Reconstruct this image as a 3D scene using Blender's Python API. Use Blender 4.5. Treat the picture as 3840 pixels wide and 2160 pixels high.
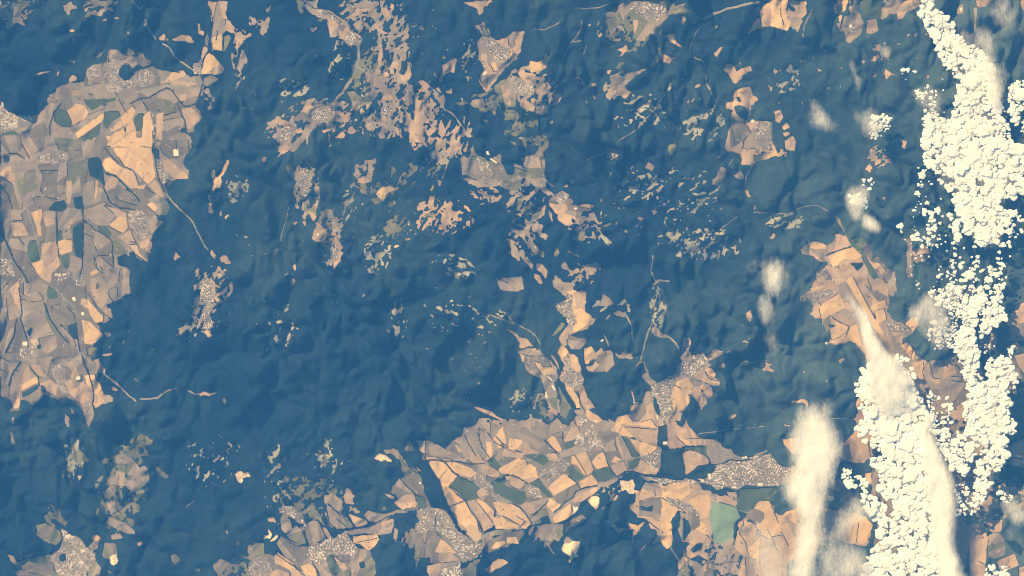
import bpy, math, random
import numpy as np

for _o in list(bpy.data.objects):
    bpy.data.objects.remove(_o)
SC = bpy.context.scene
COL = SC.collection
random.seed(5)
RNG = np.random.default_rng(5)

# ---------------------------------------------------------------- camera, sky, sun, exposure
# one unit is 100 m; the frame spans 384 units (38.4 km); looking straight down
CAM_H = 1200.0
cam = bpy.data.cameras.new('camera')
cam.sensor_width = 36.0
cam.lens = 36.0 * CAM_H / 384.0
cam.clip_start = 1.0
cam.clip_end = 6000.0
camo = bpy.data.objects.new('camera', cam)
camo.location = (0, 0, CAM_H)
COL.objects.link(camo)
SC.camera = camo

SUN_EL = math.radians(43)
SUN_DIR = np.array([-0.66, 0.75])            # towards the sun, on the ground
SUN_DIR = SUN_DIR / np.linalg.norm(SUN_DIR)
world = bpy.data.worlds.new('World')
SC.world = world
world.use_nodes = True
nt = world.node_tree
bg = nt.nodes['Background']
sky = nt.nodes.new('ShaderNodeTexSky')
sky.sky_type = 'NISHITA'
sky.sun_disc = False
sky.sun_elevation = SUN_EL
sky.sun_rotation = math.atan2(SUN_DIR[0], SUN_DIR[1])
nt.links.new(sky.outputs[0], bg.inputs[0])
bg.inputs[1].default_value = 0.06
sun = bpy.data.lights.new('sun', 'SUN')
sun.energy = 4.8
sun.angle = math.radians(0.53)
sun.color = (1.0, 0.972, 0.965)
suno = bpy.data.objects.new('sun', sun)
from mathutils import Vector
suno.rotation_euler = Vector((SUN_DIR[0] * math.cos(SUN_EL), SUN_DIR[1] * math.cos(SUN_EL), math.sin(SUN_EL))).to_track_quat('Z', 'Y').to_euler()
suno.location = (-300, 340, 500)
COL.objects.link(suno)
SC.view_settings.view_transform = 'Standard'
SC.view_settings.look = 'None'
SC.view_settings.gamma = 1.0
SC.view_settings.use_curve_mapping = False
SC.view_settings.exposure = 0.36
SC.render.engine = 'CYCLES'
SC.cycles.max_bounces = 6
SC.cycles.diffuse_bounces = 3
SC.cycles.transparent_max_bounces = 24
SC.cycles.volume_bounces = 0
SC.cycles.pixel_filter_type = 'BLACKMAN_HARRIS'
SC.cycles.filter_width = 0.9

HAZE_DENSITY = 4.6e-4
HAZE_COLOR = (0.072, 0.342, 1.0, 1.0)
CLOUD_Z = 9.0
VEIL_Z = 12.5
RELIEF = 2.6
LAND = '''
@0 0
#F broad tan and brown farmland round a tree-lined river under the top left forest|river farmland
g 0 101 4 103 5 110 12 115 20 116 30 117 37 115 43 110 49 104 47 100 50 95 55 93 58 88 67 85 73 84 84 80 86 70 93 66 103 64 108 60 107 52 111 49 118 50 124 54 129 48 136 52 143 52 146 58 151 61 150 66 144 67 140 65 136 68 133 70 129 65 124 66 120 72 120 77 124 81 131 80 134 75 138 71 146 69 152 66 158 69 164 71 172 73 180 72 184 70 186 75 193 76 201 74 203 80 204 87 203 97 200 97 197 108 201 112 202 122 196 126 194 132 188 132 184 127 181 132 184 145 0 145
t 111 49 118 50 124 54 128 57 118 62 110 62 109 58
t 118 62 130 57 138 58 137 66 133 69 129 64 123 65 119 66
g 129 48 136 52 138 56 130 57 126 54
t 139 52 143 52 145 58 139 57
t 90 78 103 76 106 90 105 97 92 95 88 93 84 95 86 88
t 58 89 68 85 71 95 60 100 52 105 49 102
p 72 91 80 91 80 95 73 95
t 131 78 138 73 144 74 148 85 140 84 131 81
v 154 72 157 70 161 83 159 84
t 158 70 180 73 184 70 188 76 196 78 198 84 188 88 180 85 170 84 162 84
t 139 92 160 87 175 85 190 88 201 88 200 96 196 97 186 100 176 91 165 89 158 92 150 98
t 160 93 172 90 176 97 177 101 168 100 158 98
p 180 96 186 94 188 100 185 103 180 101
e 83 100 105 99 118 97 115 101 100 110 93 112 86 105
e 56 108 66 111 68 118 72 124 71 128 62 127 55 122
t 106 104 117 100 118 110 112 111
o 67 112 77 104 85 107 89 113 86 118 73 126 71 120
t 86 118 90 113 98 108 102 105 108 110 104 113 93 120 76 129 73 127
o 75 134 104 113 105 116 102 122 78 139
e 79 140 101 124 100 133 85 145 80 145
e 104 112 112 112 119 112 121 117 112 122 108 130 103 126
o 121 118 133 106 136 110 133 120 124 127 122 122
o 110 130 121 121 123 127 112 133
v 156 101 170 100 177 106 177 114 165 115 157 110
t 135 112 141 102 148 108 150 117 146 115 142 113
e 136 117 141 113 145 116 144 130 137 132 135 124
o 144 121 150 120 153 128 153 145 144 145 143 132
o 126 130 132 126 136 135 137 145 127 145
o 120 134 123 132 126 138 126 145 106 145 112 138 117 141
o 91 143 95 138 100 141 103 145 92 145
p 157 121 164 120 163 141 158 140
t 163 118 178 112 185 120 184 129 178 126 168 132 164 130
p 181 110 193 108 200 115 201 122 195 126 190 131 187 125 183 118
t 16 128 33 118 38 118 36 126 21 134
e 0 134 14 131 21 137 18 139 5 138
t 0 140 20 139 45 130 50 128 48 145 0 145
t 37 116 50 108 55 112 51 125 42 137 38 128
u 107 63 116 62 121 68 119 76 124 81 112 84 105 78 104 70|village of grey roofs tucked under the brown fields of the top left forest edge
u 104 84 122 82 134 81 140 72 152 70 155 78 150 85 140 88 128 90 115 93 106 90|larger village strung along the pale road through the river farmland
u 88 70 96 66 97 76 93 78 89 74|bright white industrial hamlet at the forest edge above the river farmland
u 0 102 4 103 6 110 14 115 25 118 32 117 28 123 15 128 0 130|pale town cut by the frame edge beside the big tan field
u 150 145 150 118 146 110 150 110 155 120 156 145|narrow roadside hamlet between the large orange fields and the village road
h 1.6 131 104 140 99 150 98 158 93 168 88 174 91 177 98 184 106 190 107 198 104 201 96 203 86 206 79
h 1.4 141 98 147 108 152 118 153 130 155 145
h 1.2 178 104 182 112 186 122 187 130
h 1.3 125 128 127 145
h 1 166 100 168 105
h 1.2 157 110 165 116 176 113
r 1.3 47 106 58 100 70 97 85 97 110 99 125 96
r 2.4 138 93 160 87 170 85 180 87 199 89
h 1.5 50 145 50 128 55 112 62 104
#F mottled grey-tan clearing filling the top left corner of the forest|corner clearing
t% 0 0 34 0 33 3 27 6 23 11 20 17 14 24 9 30 6 30 6 24 4 19 0 18
t 2 6 9 4 11 12 4 17 0 14
v 14 0 30 0 26 5 16 8
#F brown star shaped clearing alone in the forest under the top edge|star clearing
t 70 2 73 4 74 6 79 8 76 10 72 12 71 16 68 15 66 10 64 8 68 5
#F speckled grey hamlet clearing at the top edge east of the star clearing|hamlet clearing
g% 86 0 117 0 115 6 111 12 108 10 103 11 104 6 98 5 93 9 88 7 86 3
v% 85 19 90 11 93 14 92 17 86 19
G p 43 2 45 1 45 4 43 4
G p 102 21 104 18 107 17 108 20 104 21
G t 115 16 118 16 120 19 116 19
G y 71 31 74 30 77 31 76 33 72 33
G p 73 39 75 39 76 43 74 44
G t 128 31 131 33 131 35 129 34
G p 35 75 42 71 50 70 52 70 47 73 38 75
G p 57 72 60 71 60 75 57 77
G t 97 51 101 50 102 53 98 58 95 58
G y 68 60 72 60 75 62 74 63 69 62
G y 69 80 73 75 77 77 77 81 70 83
G p 134 0 139 5 140 9 146 6 143 9 141 11 138 7
G p 144 17 147 19 149 24 148 27 145 24
G p 158 37 164 33 167 37 165 41 159 40
G v 167 38 170 38 169 41 167 41
G p 172 39 182 35 190 36 195 41 194 43 186 42 176 41
G p 198 22 200 24 202 29 206 31 204 35 199 34
#F long pink-tan valley strip running down from the top edge to the orange field|valley strip
p 210 0 228 0 228 19 232 22 236 29 235 33 228 31 224 33 223 50 214 50 212 36 212 20 211 8 209 3
t 222 19 228 20 226 26 222 30 219 26
p 214 4 219 0 214 20 212 16
o 213 38 223 34 223 51 215 49
v 225 36 230 34 232 38 229 46 224 53
v 206 45 205 38 208 33 210 38 209 46
p 204 46 208 46 209 51 205 57 203 62 202 55
t 220 62 225 68 224 73 218 75 214 68
u 195 64 202 58 205 60 202 66 203 74 195 73 194 66|grey hamlet wedged beside the house shaped orange field
g 205 78 212 75 220 79 214 84 208 87 204 84
h 1.2 212 10 214 22 212 34
h 1 219 30 217 40
#F bright orange house shaped field with a pointed gable|orange house field
o 202 74 205 60 207 55 210 53 214 55 217 59 220 62 219 70 217 75
#F speckled clearing chain east of the long valley strip|speckled chain
p 236 37 246 36 253 33 253 37 248 39 242 44 239 48 236 50 237 44
t% 242 28 245 30 249 33 252 35 249 36 244 33
t% 240 52 243 46 246 55 247 61 243 70 239 68 239 60
t% 204 90 210 88 213 96 219 100 211 103 213 110 201 114 207 110 205 98
G v 250 16 253 15 253 20 250 20
R 1.2 148 26 151 31 153 35 156 39
R 1.5 163 44 168 46 172 50 175 56 182 62 190 67 194 70
R 1 243 78 240 84 237 90
@0 1
#F patchwork of tan orange and dark green fields between tree belts at the left edge|patchwork valley
g 0 0 150 0 154 10 157 18 160 30 166 44 168 52 165 58 169 64 166 72 160 71 156 72 158 76 164 78 158 85 153 92 153 98 152 108 150 112 149 118 142 117 137 113 132 107 128 110 136 118 130 113 124 110 117 113 118 122 128 125 130 130 129 145 0 145
t 0 -6 20 -7 45 -15 49 -8 46 0 44 6 38 13 25 15 15 8 0 12
t 9 12 14 10 20 13 21 17 16 20 9 18
k 2 12 9 11 9 18 3 21
t 5 24 14 20 15 30 14 40 18 50 22 58 22 66 12 66 8 56 3 48 0 40 0 30
v 16 18 35 17 38 25 33 30 40 35 38 45 30 48 20 52 17 40
g 26 28 34 26 36 33 33 42 25 46 23 38
g 37 20 60 18 58 28 56 40 48 50 44 52 40 46 42 35
v 54 0 82 0 82 6 68 8 60 6
g 68 8 82 6 84 14 76 20 68 22
v 68 22 86 15 89 24 86 38 80 48 72 50 67 36
t 57 42 66 42 66 58 58 56
p 66 38 72 36 72 50 70 60 67 60
k 89 14 99 13 103 20 104 30 104 42 98 35 90 32 88 20
g 33 54 56 50 58 56 54 62 40 64 34 60
k 55 58 64 56 67 62 64 67 52 68 48 65
k 73 54 82 52 83 65 75 65
t 12 68 17 66 22 72 23 77 12 77
p 11 79 22 79 25 84 29 92 14 93 11 86
o 31 69 41 65 42 72 40 80 42 93 38 92 36 82
t 43 68 55 67 55 80 45 83 43 76
g 57 70 68 64 80 66 83 74 70 82 72 95 60 96 58 84
g 44 85 56 84 56 98 44 98
e 56 88 62 86 63 96 58 98
t 20 94 37 92 38 98 28 98 30 106 26 106 24 100
e 29 98 36 97 42 116 32 120 27 112
t 9 95 18 94 25 103 28 112 20 110 12 105 7 100
p 41 100 56 98 58 110 60 122 52 130 50 140 42 136 33 124 30 120 42 117
o 58 98 66 96 72 97 72 108 61 111 58 106
k 73 84 82 78 83 100 82 115 75 112 73 98
e 61 113 69 110 70 124 66 126 62 120
t 71 112 82 116 82 124 76 131 68 128
g 84 78 94 86 94 96 96 112 90 120 84 112
t 95 86 104 90 111 96 108 102 97 107 94 98
v 113 97 118 97 128 110 116 112 113 108
g 98 107 112 98 113 112 98 112
g 97 114 113 113 114 124 106 128 98 120
t 84 66 100 60 105 58 116 73 108 82 97 82 90 76 85 72
p 103 61 120 66 126 69 128 82 118 74 112 68
o 108 82 118 74 126 70 128 84 122 90
e 98 82 106 82 112 90 110 95 100 88
p 117 93 123 90 130 98 129 101 124 98
p 123 90 131 86 134 95 138 100 130 98
p 129 101 138 101 140 110 146 115 148 118 138 113 133 106
p 139 99 150 95 153 100 150 110 146 106 141 104
t 84 40 93 36 98 42 104 45 100 58 88 62 83 60
y 95 37 98 36 97 52 95 56
t 104 31 118 34 118 40 112 50 104 45
g 106 48 114 44 118 56 130 60 138 62 130 65 118 62 110 55
g 118 40 130 48 138 52 134 57 125 56 115 48
o 104 15 110 13 120 22 126 25 134 27 140 42 147 40 144 45 130 44 120 34 112 30 106 28 102 20
o 106 0 150 0 153 14 154 22 156 33 148 40 138 30 124 22 118 12
o 106 3 112 -7 117 -4 120 -11 123 -13 126 -7 127 -15 132 -19 136 -10 138 3
o 142 3 144 -24 150 -25 153 -17 153 3
p 157 2 157 -24 164 -25 163 -4 158 -5
p 148 41 155 35 160 42 164 52 162 54 155 48
v 145 42 152 48 164 54 168 58 170 64 165 72 158 70 155 68 158 63 150 58 144 52
o 146 61 152 58 158 64 155 69 148 63
t 145 70 152 78 158 84 152 92 146 82
t 117 124 129 127 130 145 120 145 118 135
g 104 128 117 124 119 140 108 142
t 90 136 100 133 106 140 105 145 94 145
o 90 129 96 126 99 129 92 133
t 94 116 98 118 103 127 100 129 95 122
t 114 116 118 117 118 121 115 122
u 36 15 56 4 67 12 66 18 55 20 45 20|village with white sheds above the dark green copse strips near the left edge
u 155 12 163 18 168 30 166 38 162 42 157 30|roadside village below the lobed brown fields and the white compound
u 128 68 142 66 146 74 150 90 146 95 136 92 130 85|scattered hillside village on the forest fringe east of the orange parcels
u 0 116 5 116 14 128 12 132 0 132|hamlet cut by the frame edge beside the stream belt
u 55 130 72 128 85 134 86 146 78 156 64 150 58 142|market town between the peach fields and the long stream belt
r 1.7 0 20 9 18 16 20 16 40 21 55 29 70 34 88 38 100 41 116
h 1.4 9 10 16 9 24 15
h 1.5 0 40 8 52 12 66
h 2.2 0 88 8 104 14 118 24 132 30 145
h 1.2 57 68 57 100 60 118
h 1.4 83 62 83 110 82 125 80 133
h 1.2 84 76 95 86 112 97 113 112
h 1.6 104 33 104 45 110 58 120 64 135 66
h 1.2 119 13 124 22 134 27 140 42
h 1.6 104 3 112 12 119 19
h 1.8 154 0 156 20 159 35 166 50
h 1.2 98 112 113 112 114 124
h 1 95 114 97 124 103 130
h 1.8 106 30 116 32 124 40 134 50 140 58
#F rounded brown fields with a white walled compound at the forest edge|lobed brown fields
t 158 0 192 0 192 5 188 10 184 14 184 20 189 27 189 35 176 35 170 40 167 44 165 30 160 14
g 160 2 168 0 192 0 192 5 186 10 178 14 170 14 164 10
p 164 16 178 15 184 19 185 25 189 27 189 35 177 35 170 31 164 24
b 176.5 8 5 8 5|large white walled compound in the rounded brown fields
#F key shaped sandy clearing hooked at the top in the dark forest|key clearing
y 213 26 216 26 216 32 218 33 222 28 224 22 227 17 224 15 229 15 230 18 228 24 225 30 222 33 223 38 221 44 217 44 215 48 213 46 215 40 213 34 212 30
p 209 51 212 51 212 58 209 55
p 210 59 213 59 214 70 209 69
p 220 68 222 66 222 72 220 74
p 225 73 229 70 230 72 227 76
G p 175 112 177 108 183 115 178 115 175 118 174 115
G p 210 110 212 106 217 113 216 116
G p 220 114 224 111 228 112 231 120 226 121 222 118
#F thin village clearing running down a ridge west of the dark central forest|ridge village
t 196 128 200 123 201 131 196 133
p 213 135 217 140 216 152 212 150
p 230 138 234 138 234 145 231 145
p 214 145 222 145 220 151 216 153 226 158 224 161 218 159 213 152
p 196 155 202 151 203 161 195 163
t 224 150 230 157 226 159
p 229 146 235 145 232 151 228 150
p 206 187 214 193 210 195
u 203 136 208 132 214 140 216 160 212 172 214 184 208 189 205 175 206 160 201 153|thin village of pale roofs strung down the forest ridge
@0 2
#F lobed pink-brown farmland spreading into the forest at the lower end of the valley|lobed farmland
g 0 0 92 0 130 0 131 5 124 7 116 13 106 18 112 21 113 30 107 34 96 35 103 46 97 54 92 58 98 60 96 68 92 71 100 80 106 87 98 86 99 95 104 105 113 110 114 114 105 116 96 120 93 116 93 120 95 128 90 140 86 135 85 125 80 118 76 118 74 112 66 109 62 115 58 114 56 110 50 110 45 106 41 112 33 117 28 114 20 112 19 123 10 125 11 115 6 110 0 110
t 0 0 5 0 8 18 7 33 0 50
t 4 5 18 0 20 10 22 20 19 30 8 33 6 18
t 20 10 28 8 30 16 42 14 44 24 50 34 56 48 57 60 48 66 38 62 30 55 28 45 24 35 22 25
g 8 45 18 32 23 35 26 55 20 60 14 66 2 70
t 0 65 20 66 20 74 12 85 8 96 0 100
e 48 0 56 2 58 10 50 12 46 6
t 28 5 34 0 40 6 44 12 36 14 30 14
g 51 18 60 16 68 20 74 26 75 34 68 36 60 40 54 30
v 44 19 48 24 52 36 62 48 58 50 52 44 46 32
k 68 38 76 35 77 52 72 52 68 44
t 60 36 66 42 74 52 78 60 72 56 64 46
g 66 55 76 58 79 68 72 72 62 70 60 64
g 39 72 52 68 55 76 54 86 46 90 42 82
t 62 72 76 70 88 86 75 88 71 80 64 78
o 71 90 76 78 80 88 73 91
p 31 78 39 78 46 90 38 88
t 13 86 22 73 26 76 30 84 39 92 38 96 28 98 20 104 19 120 12 122 8 106
o 20 98 36 89 39 94 28 100 20 104
o 84 88 95 87 98 94 104 106 96 108 88 98
p 66 94 76 90 84 95 90 100 86 106 92 112 82 116 78 114 72 108 68 105
p 93 108 104 108 105 115 96 120 93 116
p 40 96 50 92 58 98 56 108 48 104 42 100
g 20 104 38 96 40 110 30 115 22 112
f 21 106 34 99 39 97 38 101 28 108 22 110
f 41 97 46 100 46 106 42 104
t 107 109 112 109 114 114 106 115
o 88 12 95 20 104 28 104 34 96 35 90 26
p 82 10 88 12 90 22 80 16
p 96 8 104 2 109 10 104 18 100 20 95 12
t 109 2 118 0 118 8 113 13 110 10
p 89 0 97 0 98 8 94 8
t 122 0 130 0 131 5 124 6
p 104 21 111 20 112 30 106 30
o 82 32 90 34 98 42 103 46 92 58 85 56 84 44
v 87 60 98 60 95 70 88 68
p 100 67 112 65 114 67 104 69
p 94 72 104 69 99 72 105 82 106 87 98 80
f 26 44 31 39 32 42 29 49
u 20 62 34 60 34 70 20 70|small grey village on a crossroads amid the pink-brown fields
u 52 78 64 74 66 100 70 110 64 108 58 98 54 90|long grey village on the lower lobe of the pink-brown fields
b 24.5 56 5 4 0|bright white shed north of the small crossroads village
b 77 91 8 3.5 10|long white farm buildings beside the long grey village
b 83 26 3 3 0|white building on the road between two peach fields
b 74 11 3 4 20|white silo building south of the market town
k 37 57 41 57 41 61 37 61
h 1.3 18 0 20 12 22 25 20 30 25 45 28 60
h 1.3 28 78 38 90 40 98
h 2 44 15 50 32 60 46 68 55
h 1.6 76 34 78 50 80 62 86 80 92 95 94 108 93 118
h 1.2 88 5 96 18 105 26 112 32
h 1 5 10 8 33
h 1.8 16 32 14 48 5 65
h 1.8 8 98 12 86 20 74
h 1.3 0 2 8 -6
r 2 55 0 62 8 73 18 78 30
r 1.6 78 62 92 76 108 90
R 1.2 92 74 108 90 118 99 130 110 136 114
R 2 110 91 114 95 120 100
R 1.6 140 112 158 111 162 107
R 1 164 106 168 103 178 101
R 1.2 188 103 196 107 201 107 211 107 218 105
G p 201 106 206 105 212 107 211 109 201 109
G p 103 44 108 44 112 47 108 49
G p 110 100 114 99 117 103 113 103
G t 12 130 15 128 17 135 13 138
G t 64 127 70 130 69 140 66 138
G t 68 118 74 124 74 127 70 122
G v 224 112 227 110 229 114 226 117
G y 206 43 209 42 214 48 210 50
G v 150 62 153 61 155 63 152 64
G v 193 33 199 36 194 37
G t 196 20 200 20 198 24 193 28
G t 181 42 183 41 184 45 181 46
@0 3
#F grey-green ragged clearing climbing a ridge in the lower left forest|ridge clearing
v% 141 1 150 8 155 7 152 14 145 16 148 24 140 25 134 28 140 36 148 34 149 44 150 52 143 50 136 54 132 60 127 55 121 54 110 52 107 46 112 47 118 38 110 33 101 30 104 26 112 24 125 20 131 10 132 7
v 112 30 122 22 134 28 140 36 142 44 132 44 120 40
t 119 44 136 52 134 60 128 54 120 52
v% 100 62 112 54 122 54 126 68 120 74 128 86 134 88 136 92 130 95 118 86 108 84 100 92 97 80 99 70
t 106 92 108 86 118 90 126 92 136 100 136 103 125 102 116 98
t 110 104 120 102 123 107 112 109
v 136 60 145 57 145 70 138 65
v 131 70 140 74 140 80 134 83
#F faint forked meadow patch west of the ridge clearing|forked meadow
v% 70 12 73 10 76 20 80 18 84 24 90 30 82 30 84 37 80 33 70 28
v% 66 33 72 34 70 44 72 54 65 44
#F leaf shaped grey-green meadow pointing down at the grey corner city|leaf meadow
v 49 72 53 74 56 80 60 80 66 90 68 88 66 97 60 92 56 85 54 80
v 36 94 44 92 60 100 62 108 56 114 44 110 36 104
#F green and tan fields wrapped round the grey corner city at the bottom|corner city fields
v 7 124 14 124 20 130 28 128 40 124 50 122 52 130 55 140 60 145 60 150 20 150 15 142 22 136 12 130
o 92 105 96 103 101 107 98 110 92 109
t 88 116 93 110 99 110 97 118 92 120
v 104 112 116 112 118 124 108 128 102 125
v 96 130 102 136 100 150 88 150 88 138
u 61 98 72 104 82 108 84 114 88 118 96 122 95 130 88 138 86 150 60 150 55 135 50 128 52 122 60 118 63 108|grey city with a dark castle hill cut by the bottom edge of the photo
f 60 124 65 122 66 128 62 131 59 128
b 68 105 6 3 20|long white factory hall at the top of the grey corner city
b 83 120 4 3 30|white hall on the east side of the grey corner city
b 82 132 3 3 20|square white hall in the south of the grey corner city
#Q small bright quarry east of the grey corner city
w 111 126 117 122 119 130 114 133 111 130
#Q pinkish stepped quarry alone in the lower forest north of the patchwork town
w 235 42 240 40 246 42 249 40 252 46 244 48 242 52 238 50
G v 172 124 175 122 180 126 181 130 174 133
G t 9 0 12 4 15 10 12 14 9 12
G v 153 32 158 36 164 40 169 46 166 48 160 46 156 40
G v 237 110 240 110 240 114 237 114
G t 226 98 230 102 227 104
G v 195 138 200 136 200 142 196 141
G p 137 112 143 109 144 112 139 114
G v 106 136 112 140 116 142 110 142
#F mottled green meadow running to the patchwork town at the bottom edge|bottom meadow
v% 216 130 224 129 240 134 244 130 250 136 257 140 257 150 222 150 215 136
t 248 114 257 112 257 130 252 128 248 120
R 1 187 75 195 69
@1 0
#F ragged ring of tan glades west of the tan river valley|ring glade
t% 0 18 8 20 13 16 12 30 8 36 3 32 0 26
t 9 10 13 6 17 3 14 10 12 13
#F long tan valley of pastures along the river from the top edge|tan river valley
t 48 0 62 0 62 8 72 8 78 12 88 20 95 26 94 30 103 36 107 39 106 44 103 46 100 46 96 43 96 48 92 47 88 40 82 38 84 46 80 43 82 36 74 38 73 30 71 20 68 20 62 18 60 15 54 12 50 6
p 72 18 80 20 83 26 78 30 74 36 72 26
p 84 24 92 28 95 32 90 40 84 38 82 32
p 96 30 106 37 105 40 98 35
v% 39 0 48 0 50 8 46 14 41 8
v 60 20 68 18 66 22
g 82 22 90 26 88 32 84 30
u 62 8 70 9 80 17 88 24 84 25 74 17 64 14|line of houses along the upper end of the tan river valley
u 90 32 97 32 100 40 96 46 91 42|white village where the tan river valley bends south
h 1.2 50 2 58 8 70 9 76 14 86 22
p% 53 28 60 24 62 28 56 33
#F speckled cluster of small glades at the top edge east of the tan river valley|speckled glades
t% 90 4 100 3 108 0 116 0 116 8 110 14 108 12 100 16 96 14 92 8
t 94 8 99 6 99 12 95 15
t 106 21 112 23 115 28 112 29 108 24 105 22
t 117 10 121 11 123 19 119 22 117 16
p 124 0 130 0 127 7 132 8 134 14 130 18 126 12
G p 136 3 139 4 139 11 136 9
G p 122 25 125 28 129 31 136 33 128 34 122 30
G p 147 38 152 34 155 33 154 38 149 41
G p 148 2 145 5 146 13 144 10
G v 163 26 166 25 168 30 164 30
R 2.6 102 44 103 52 103 60 100 67 97 75 94 82 88 90 82 98
r 2.4 82 98 72 108 62 118 60 125 52 138 52 145
R 1.4 101 66 110 72
r 1.4 110 72 116 72 122 78 128 86
#F finger shaped pasture patch in the middle of the upper forest|finger pasture
t% 134 42 137 40 140 44 142 50 148 48 150 54 146 62 140 68 136 66 138 56 134 50
p 136 62 141 62 144 64 142 70 136 67
p 123 54 125 49 128 54 126 62 124 68 122 60
p 133 68 138 72 139 76
p 128 73 132 71 134 76 130 78
v% 106 66 110 63 116 66 122 60 122 70 114 72 108 70
p 122 68 126 70 124 76 121 72
#F peach comma shaped field with a few dark trees south of the finger pasture|comma field
p 152 62 155 62 156 70 158 74 155 80 150 83 146 80 145 75 149 75 151 70
G p 187 66 193 62 199 58 202 60 199 67 200 72 194 72 190 76 186 82 183 80 188 74 189 69
G v 185 60 190 56 192 60
G t% 149 86 158 86 159 90 155 95 150 92
G v 212 55 216 52 217 56 213 60 210 68 205 74 206 70 210 62
#F tan and grey meadow wedge in the fork south of the road junction|meadow wedge
v 92 92 100 92 108 100 112 92 119 92 118 100 112 105 106 108 104 104 105 110 98 112 95 104
t 110 94 118 92 118 100 110 101
t 96 102 104 101 105 108 100 111
t% 108 72 120 74 126 84 122 90 116 88 112 82
t% 104 114 112 112 120 118 120 128 110 126
p 85 120 92 112 96 118 92 123 87 122
p 75 112 82 110 88 114 86 117 77 114
#F star armed village meadow at the crossing of three valleys|star meadow
t 44 112 50 102 54 106 62 104 68 110 74 104 80 100 84 104 78 108 72 112 76 118 74 125 68 122 64 126 56 126 50 120 40 122 36 120 42 116
p 46 112 54 104 60 108 56 116
t 72 106 82 98 82 104 76 108
u 58 112 74 108 76 116 70 122 58 120|pale village at the crossing of three valleys
#F bristly village meadow at the foot of the western valley arm|bristly meadow
t% 18 118 36 122 42 130 36 140 36 145 36 150 20 150 22 145 20 135
p 18 120 28 120 35 124 28 127 20 124
p 40 130 46 128 46 134 40 134
u 24 130 34 128 34 140 26 142|huddled grey village in the bristly meadow
t 50 125 56 124 62 128 58 130 50 140 38 147 34 152 36 144 46 136
p 22 150 34 140 35 143 28 152 22 153
G p 92 128 96 126 100 131 96 135 92 132
G p 72 132 74 136 76 145 73 145
#F dense patch of small pastures and hamlets in the upper middle forest|pasture patch
t% 126 90 132 86 138 90 142 94 138 98 140 104 136 110 126 104 124 100 128 95
p 126 98 136 94 138 100 128 100
t% 125 112 132 106 140 112 142 120 138 128 140 135 132 128 128 128 125 118
p 126 115 132 116 130 126 127 126
p 140 126 143 130 144 137 141 135
u 126 106 134 106 138 116 132 120 126 112|loose hamlet amid the small pastures of the upper middle forest
#F branching peach pasture like a running animal east of the pasture patch|branching pasture
p 160 96 164 102 170 100 168 106 175 110 170 110 169 116 172 120 175 125 168 124 168 132 165 137 158 132 152 133 151 128 157 126 159 118 161 108 159 102
p 151 112 154 114 158 122 156 128 150 126 153 120
v 144 104 148 106 153 112 148 110
p 158 137 165 138 164 144 159 142
p 172 140 177 137 178 140 173 144
p 147 97 149 97 150 101 148 102
G p 184 124 187 120 190 130 190 136 186 138 183 134
#F twin spear shaped tan glades above the stream fork|spear glades
p% 198 130 204 134 206 140 205 146 192 146 196 138
p 180 145 187 145 187 147 182 147
p 180 147 187 147 186 154 183 153
t% 182 154 190 152 192 158 190 166 184 160
t% 195 147 199 150 201 156 194 160
R 1.4 166 80 176 88 184 95 190 100
p 163 82 167 80 176 88 166 94 168 88
t 182 95 189 95 190 100 186 101
R 1.3 184 102 190 110 198 114 202 120 206 126 212 132 218 138
p 190 92 197 88 197 94 192 94
#F brown and ochre village farmland in a long forest bay east of the upper middle|ochre village farmland
t 222 40 228 36 224 30 218 27 224 25 228 21 231 27 236 36 240 40 246 38 252 36 262 30 268 29 271 31 268 42 266 52 262 57 257 58 250 70 246 76 242 82 236 88 232 93 228 86 224 82 226 74 230 70 226 62 222 50
p 240 40 254 38 255 48 250 48
p 226 54 232 54 234 68 228 68
o 236 64 240 62 244 70 240 73
v 226 26 230 26 236 38 230 36
g 226 76 244 74 240 80 232 90 226 82
p 260 40 266 32 270 30 268 42 265 54 260 55
o 255 50 261 46 261 52 256 57
u 228 42 240 42 256 50 254 58 246 62 238 56 230 48|grey village filling the ochre fields in the long forest bay
b 230 73.5 4 3 30|white works building at the foot of the ochre village fields
#F wide sandy triangle hanging from the top edge of the photo|sandy triangle
p 208 0 238 0 234 4 228 8 226 15 222 8 214 4
#F green and peach pastures round the valley hamlet south of the ochre village|valley pastures
v 240 88 248 80 257 78 258 78 262 90 262 100 257 108 252 108 246 98
p 246 86 256 82 256 106 250 104
t 218 100 228 99 230 104 228 110 218 107 215 104
v% 232 104 236 100 238 104 240 100 244 104 246 110 238 113 231 110
v% 250 116 257 114 262 116 262 122 250 120
v 200 103 212 101 213 104 205 106
@2 0
#F olive scrub and meadow spreading round a big town at the top edge|olive town scrub
v 94 14 102 10 108 4 118 0 160 0 165 6 176 4 182 10 188 16 192 18 186 24 178 24 180 18 174 18 170 26 170 16 165 14 158 16 148 26 148 32 152 36 160 34 166 34 164 40 172 48 170 48 160 42 156 38 150 38 151 48 153 54 160 58 165 58 159 64 153 62 148 56 150 60 145 66 138 68 126 76 118 82 112 80 112 88 120 92 114 100 110 96 104 98 98 90 100 76 105 74 110 77 120 73 132 70 140 66 140 62 148 54 146 40 144 38 138 33 133 43 124 42 124 34 122 22 118 16 114 28 112 38 106 42 100 40 96 28 94 20
p 122 20 127 20 126 28 123 34
t 148 14 156 10 160 12 150 20
p 170 14 175 20 171 28
t 98 30 112 24 114 32 108 42 100 38
p 103 90 112 88 120 92 114 100 110 94 104 98
p 153 54 160 58 159 64 153 62
p 161 38 172 48 170 48 162 44
f 101 34 106 27 113 32 110 38 104 38
f 148 30 152 22 160 16 168 14 171 20 168 28 160 34 152 36
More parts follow.
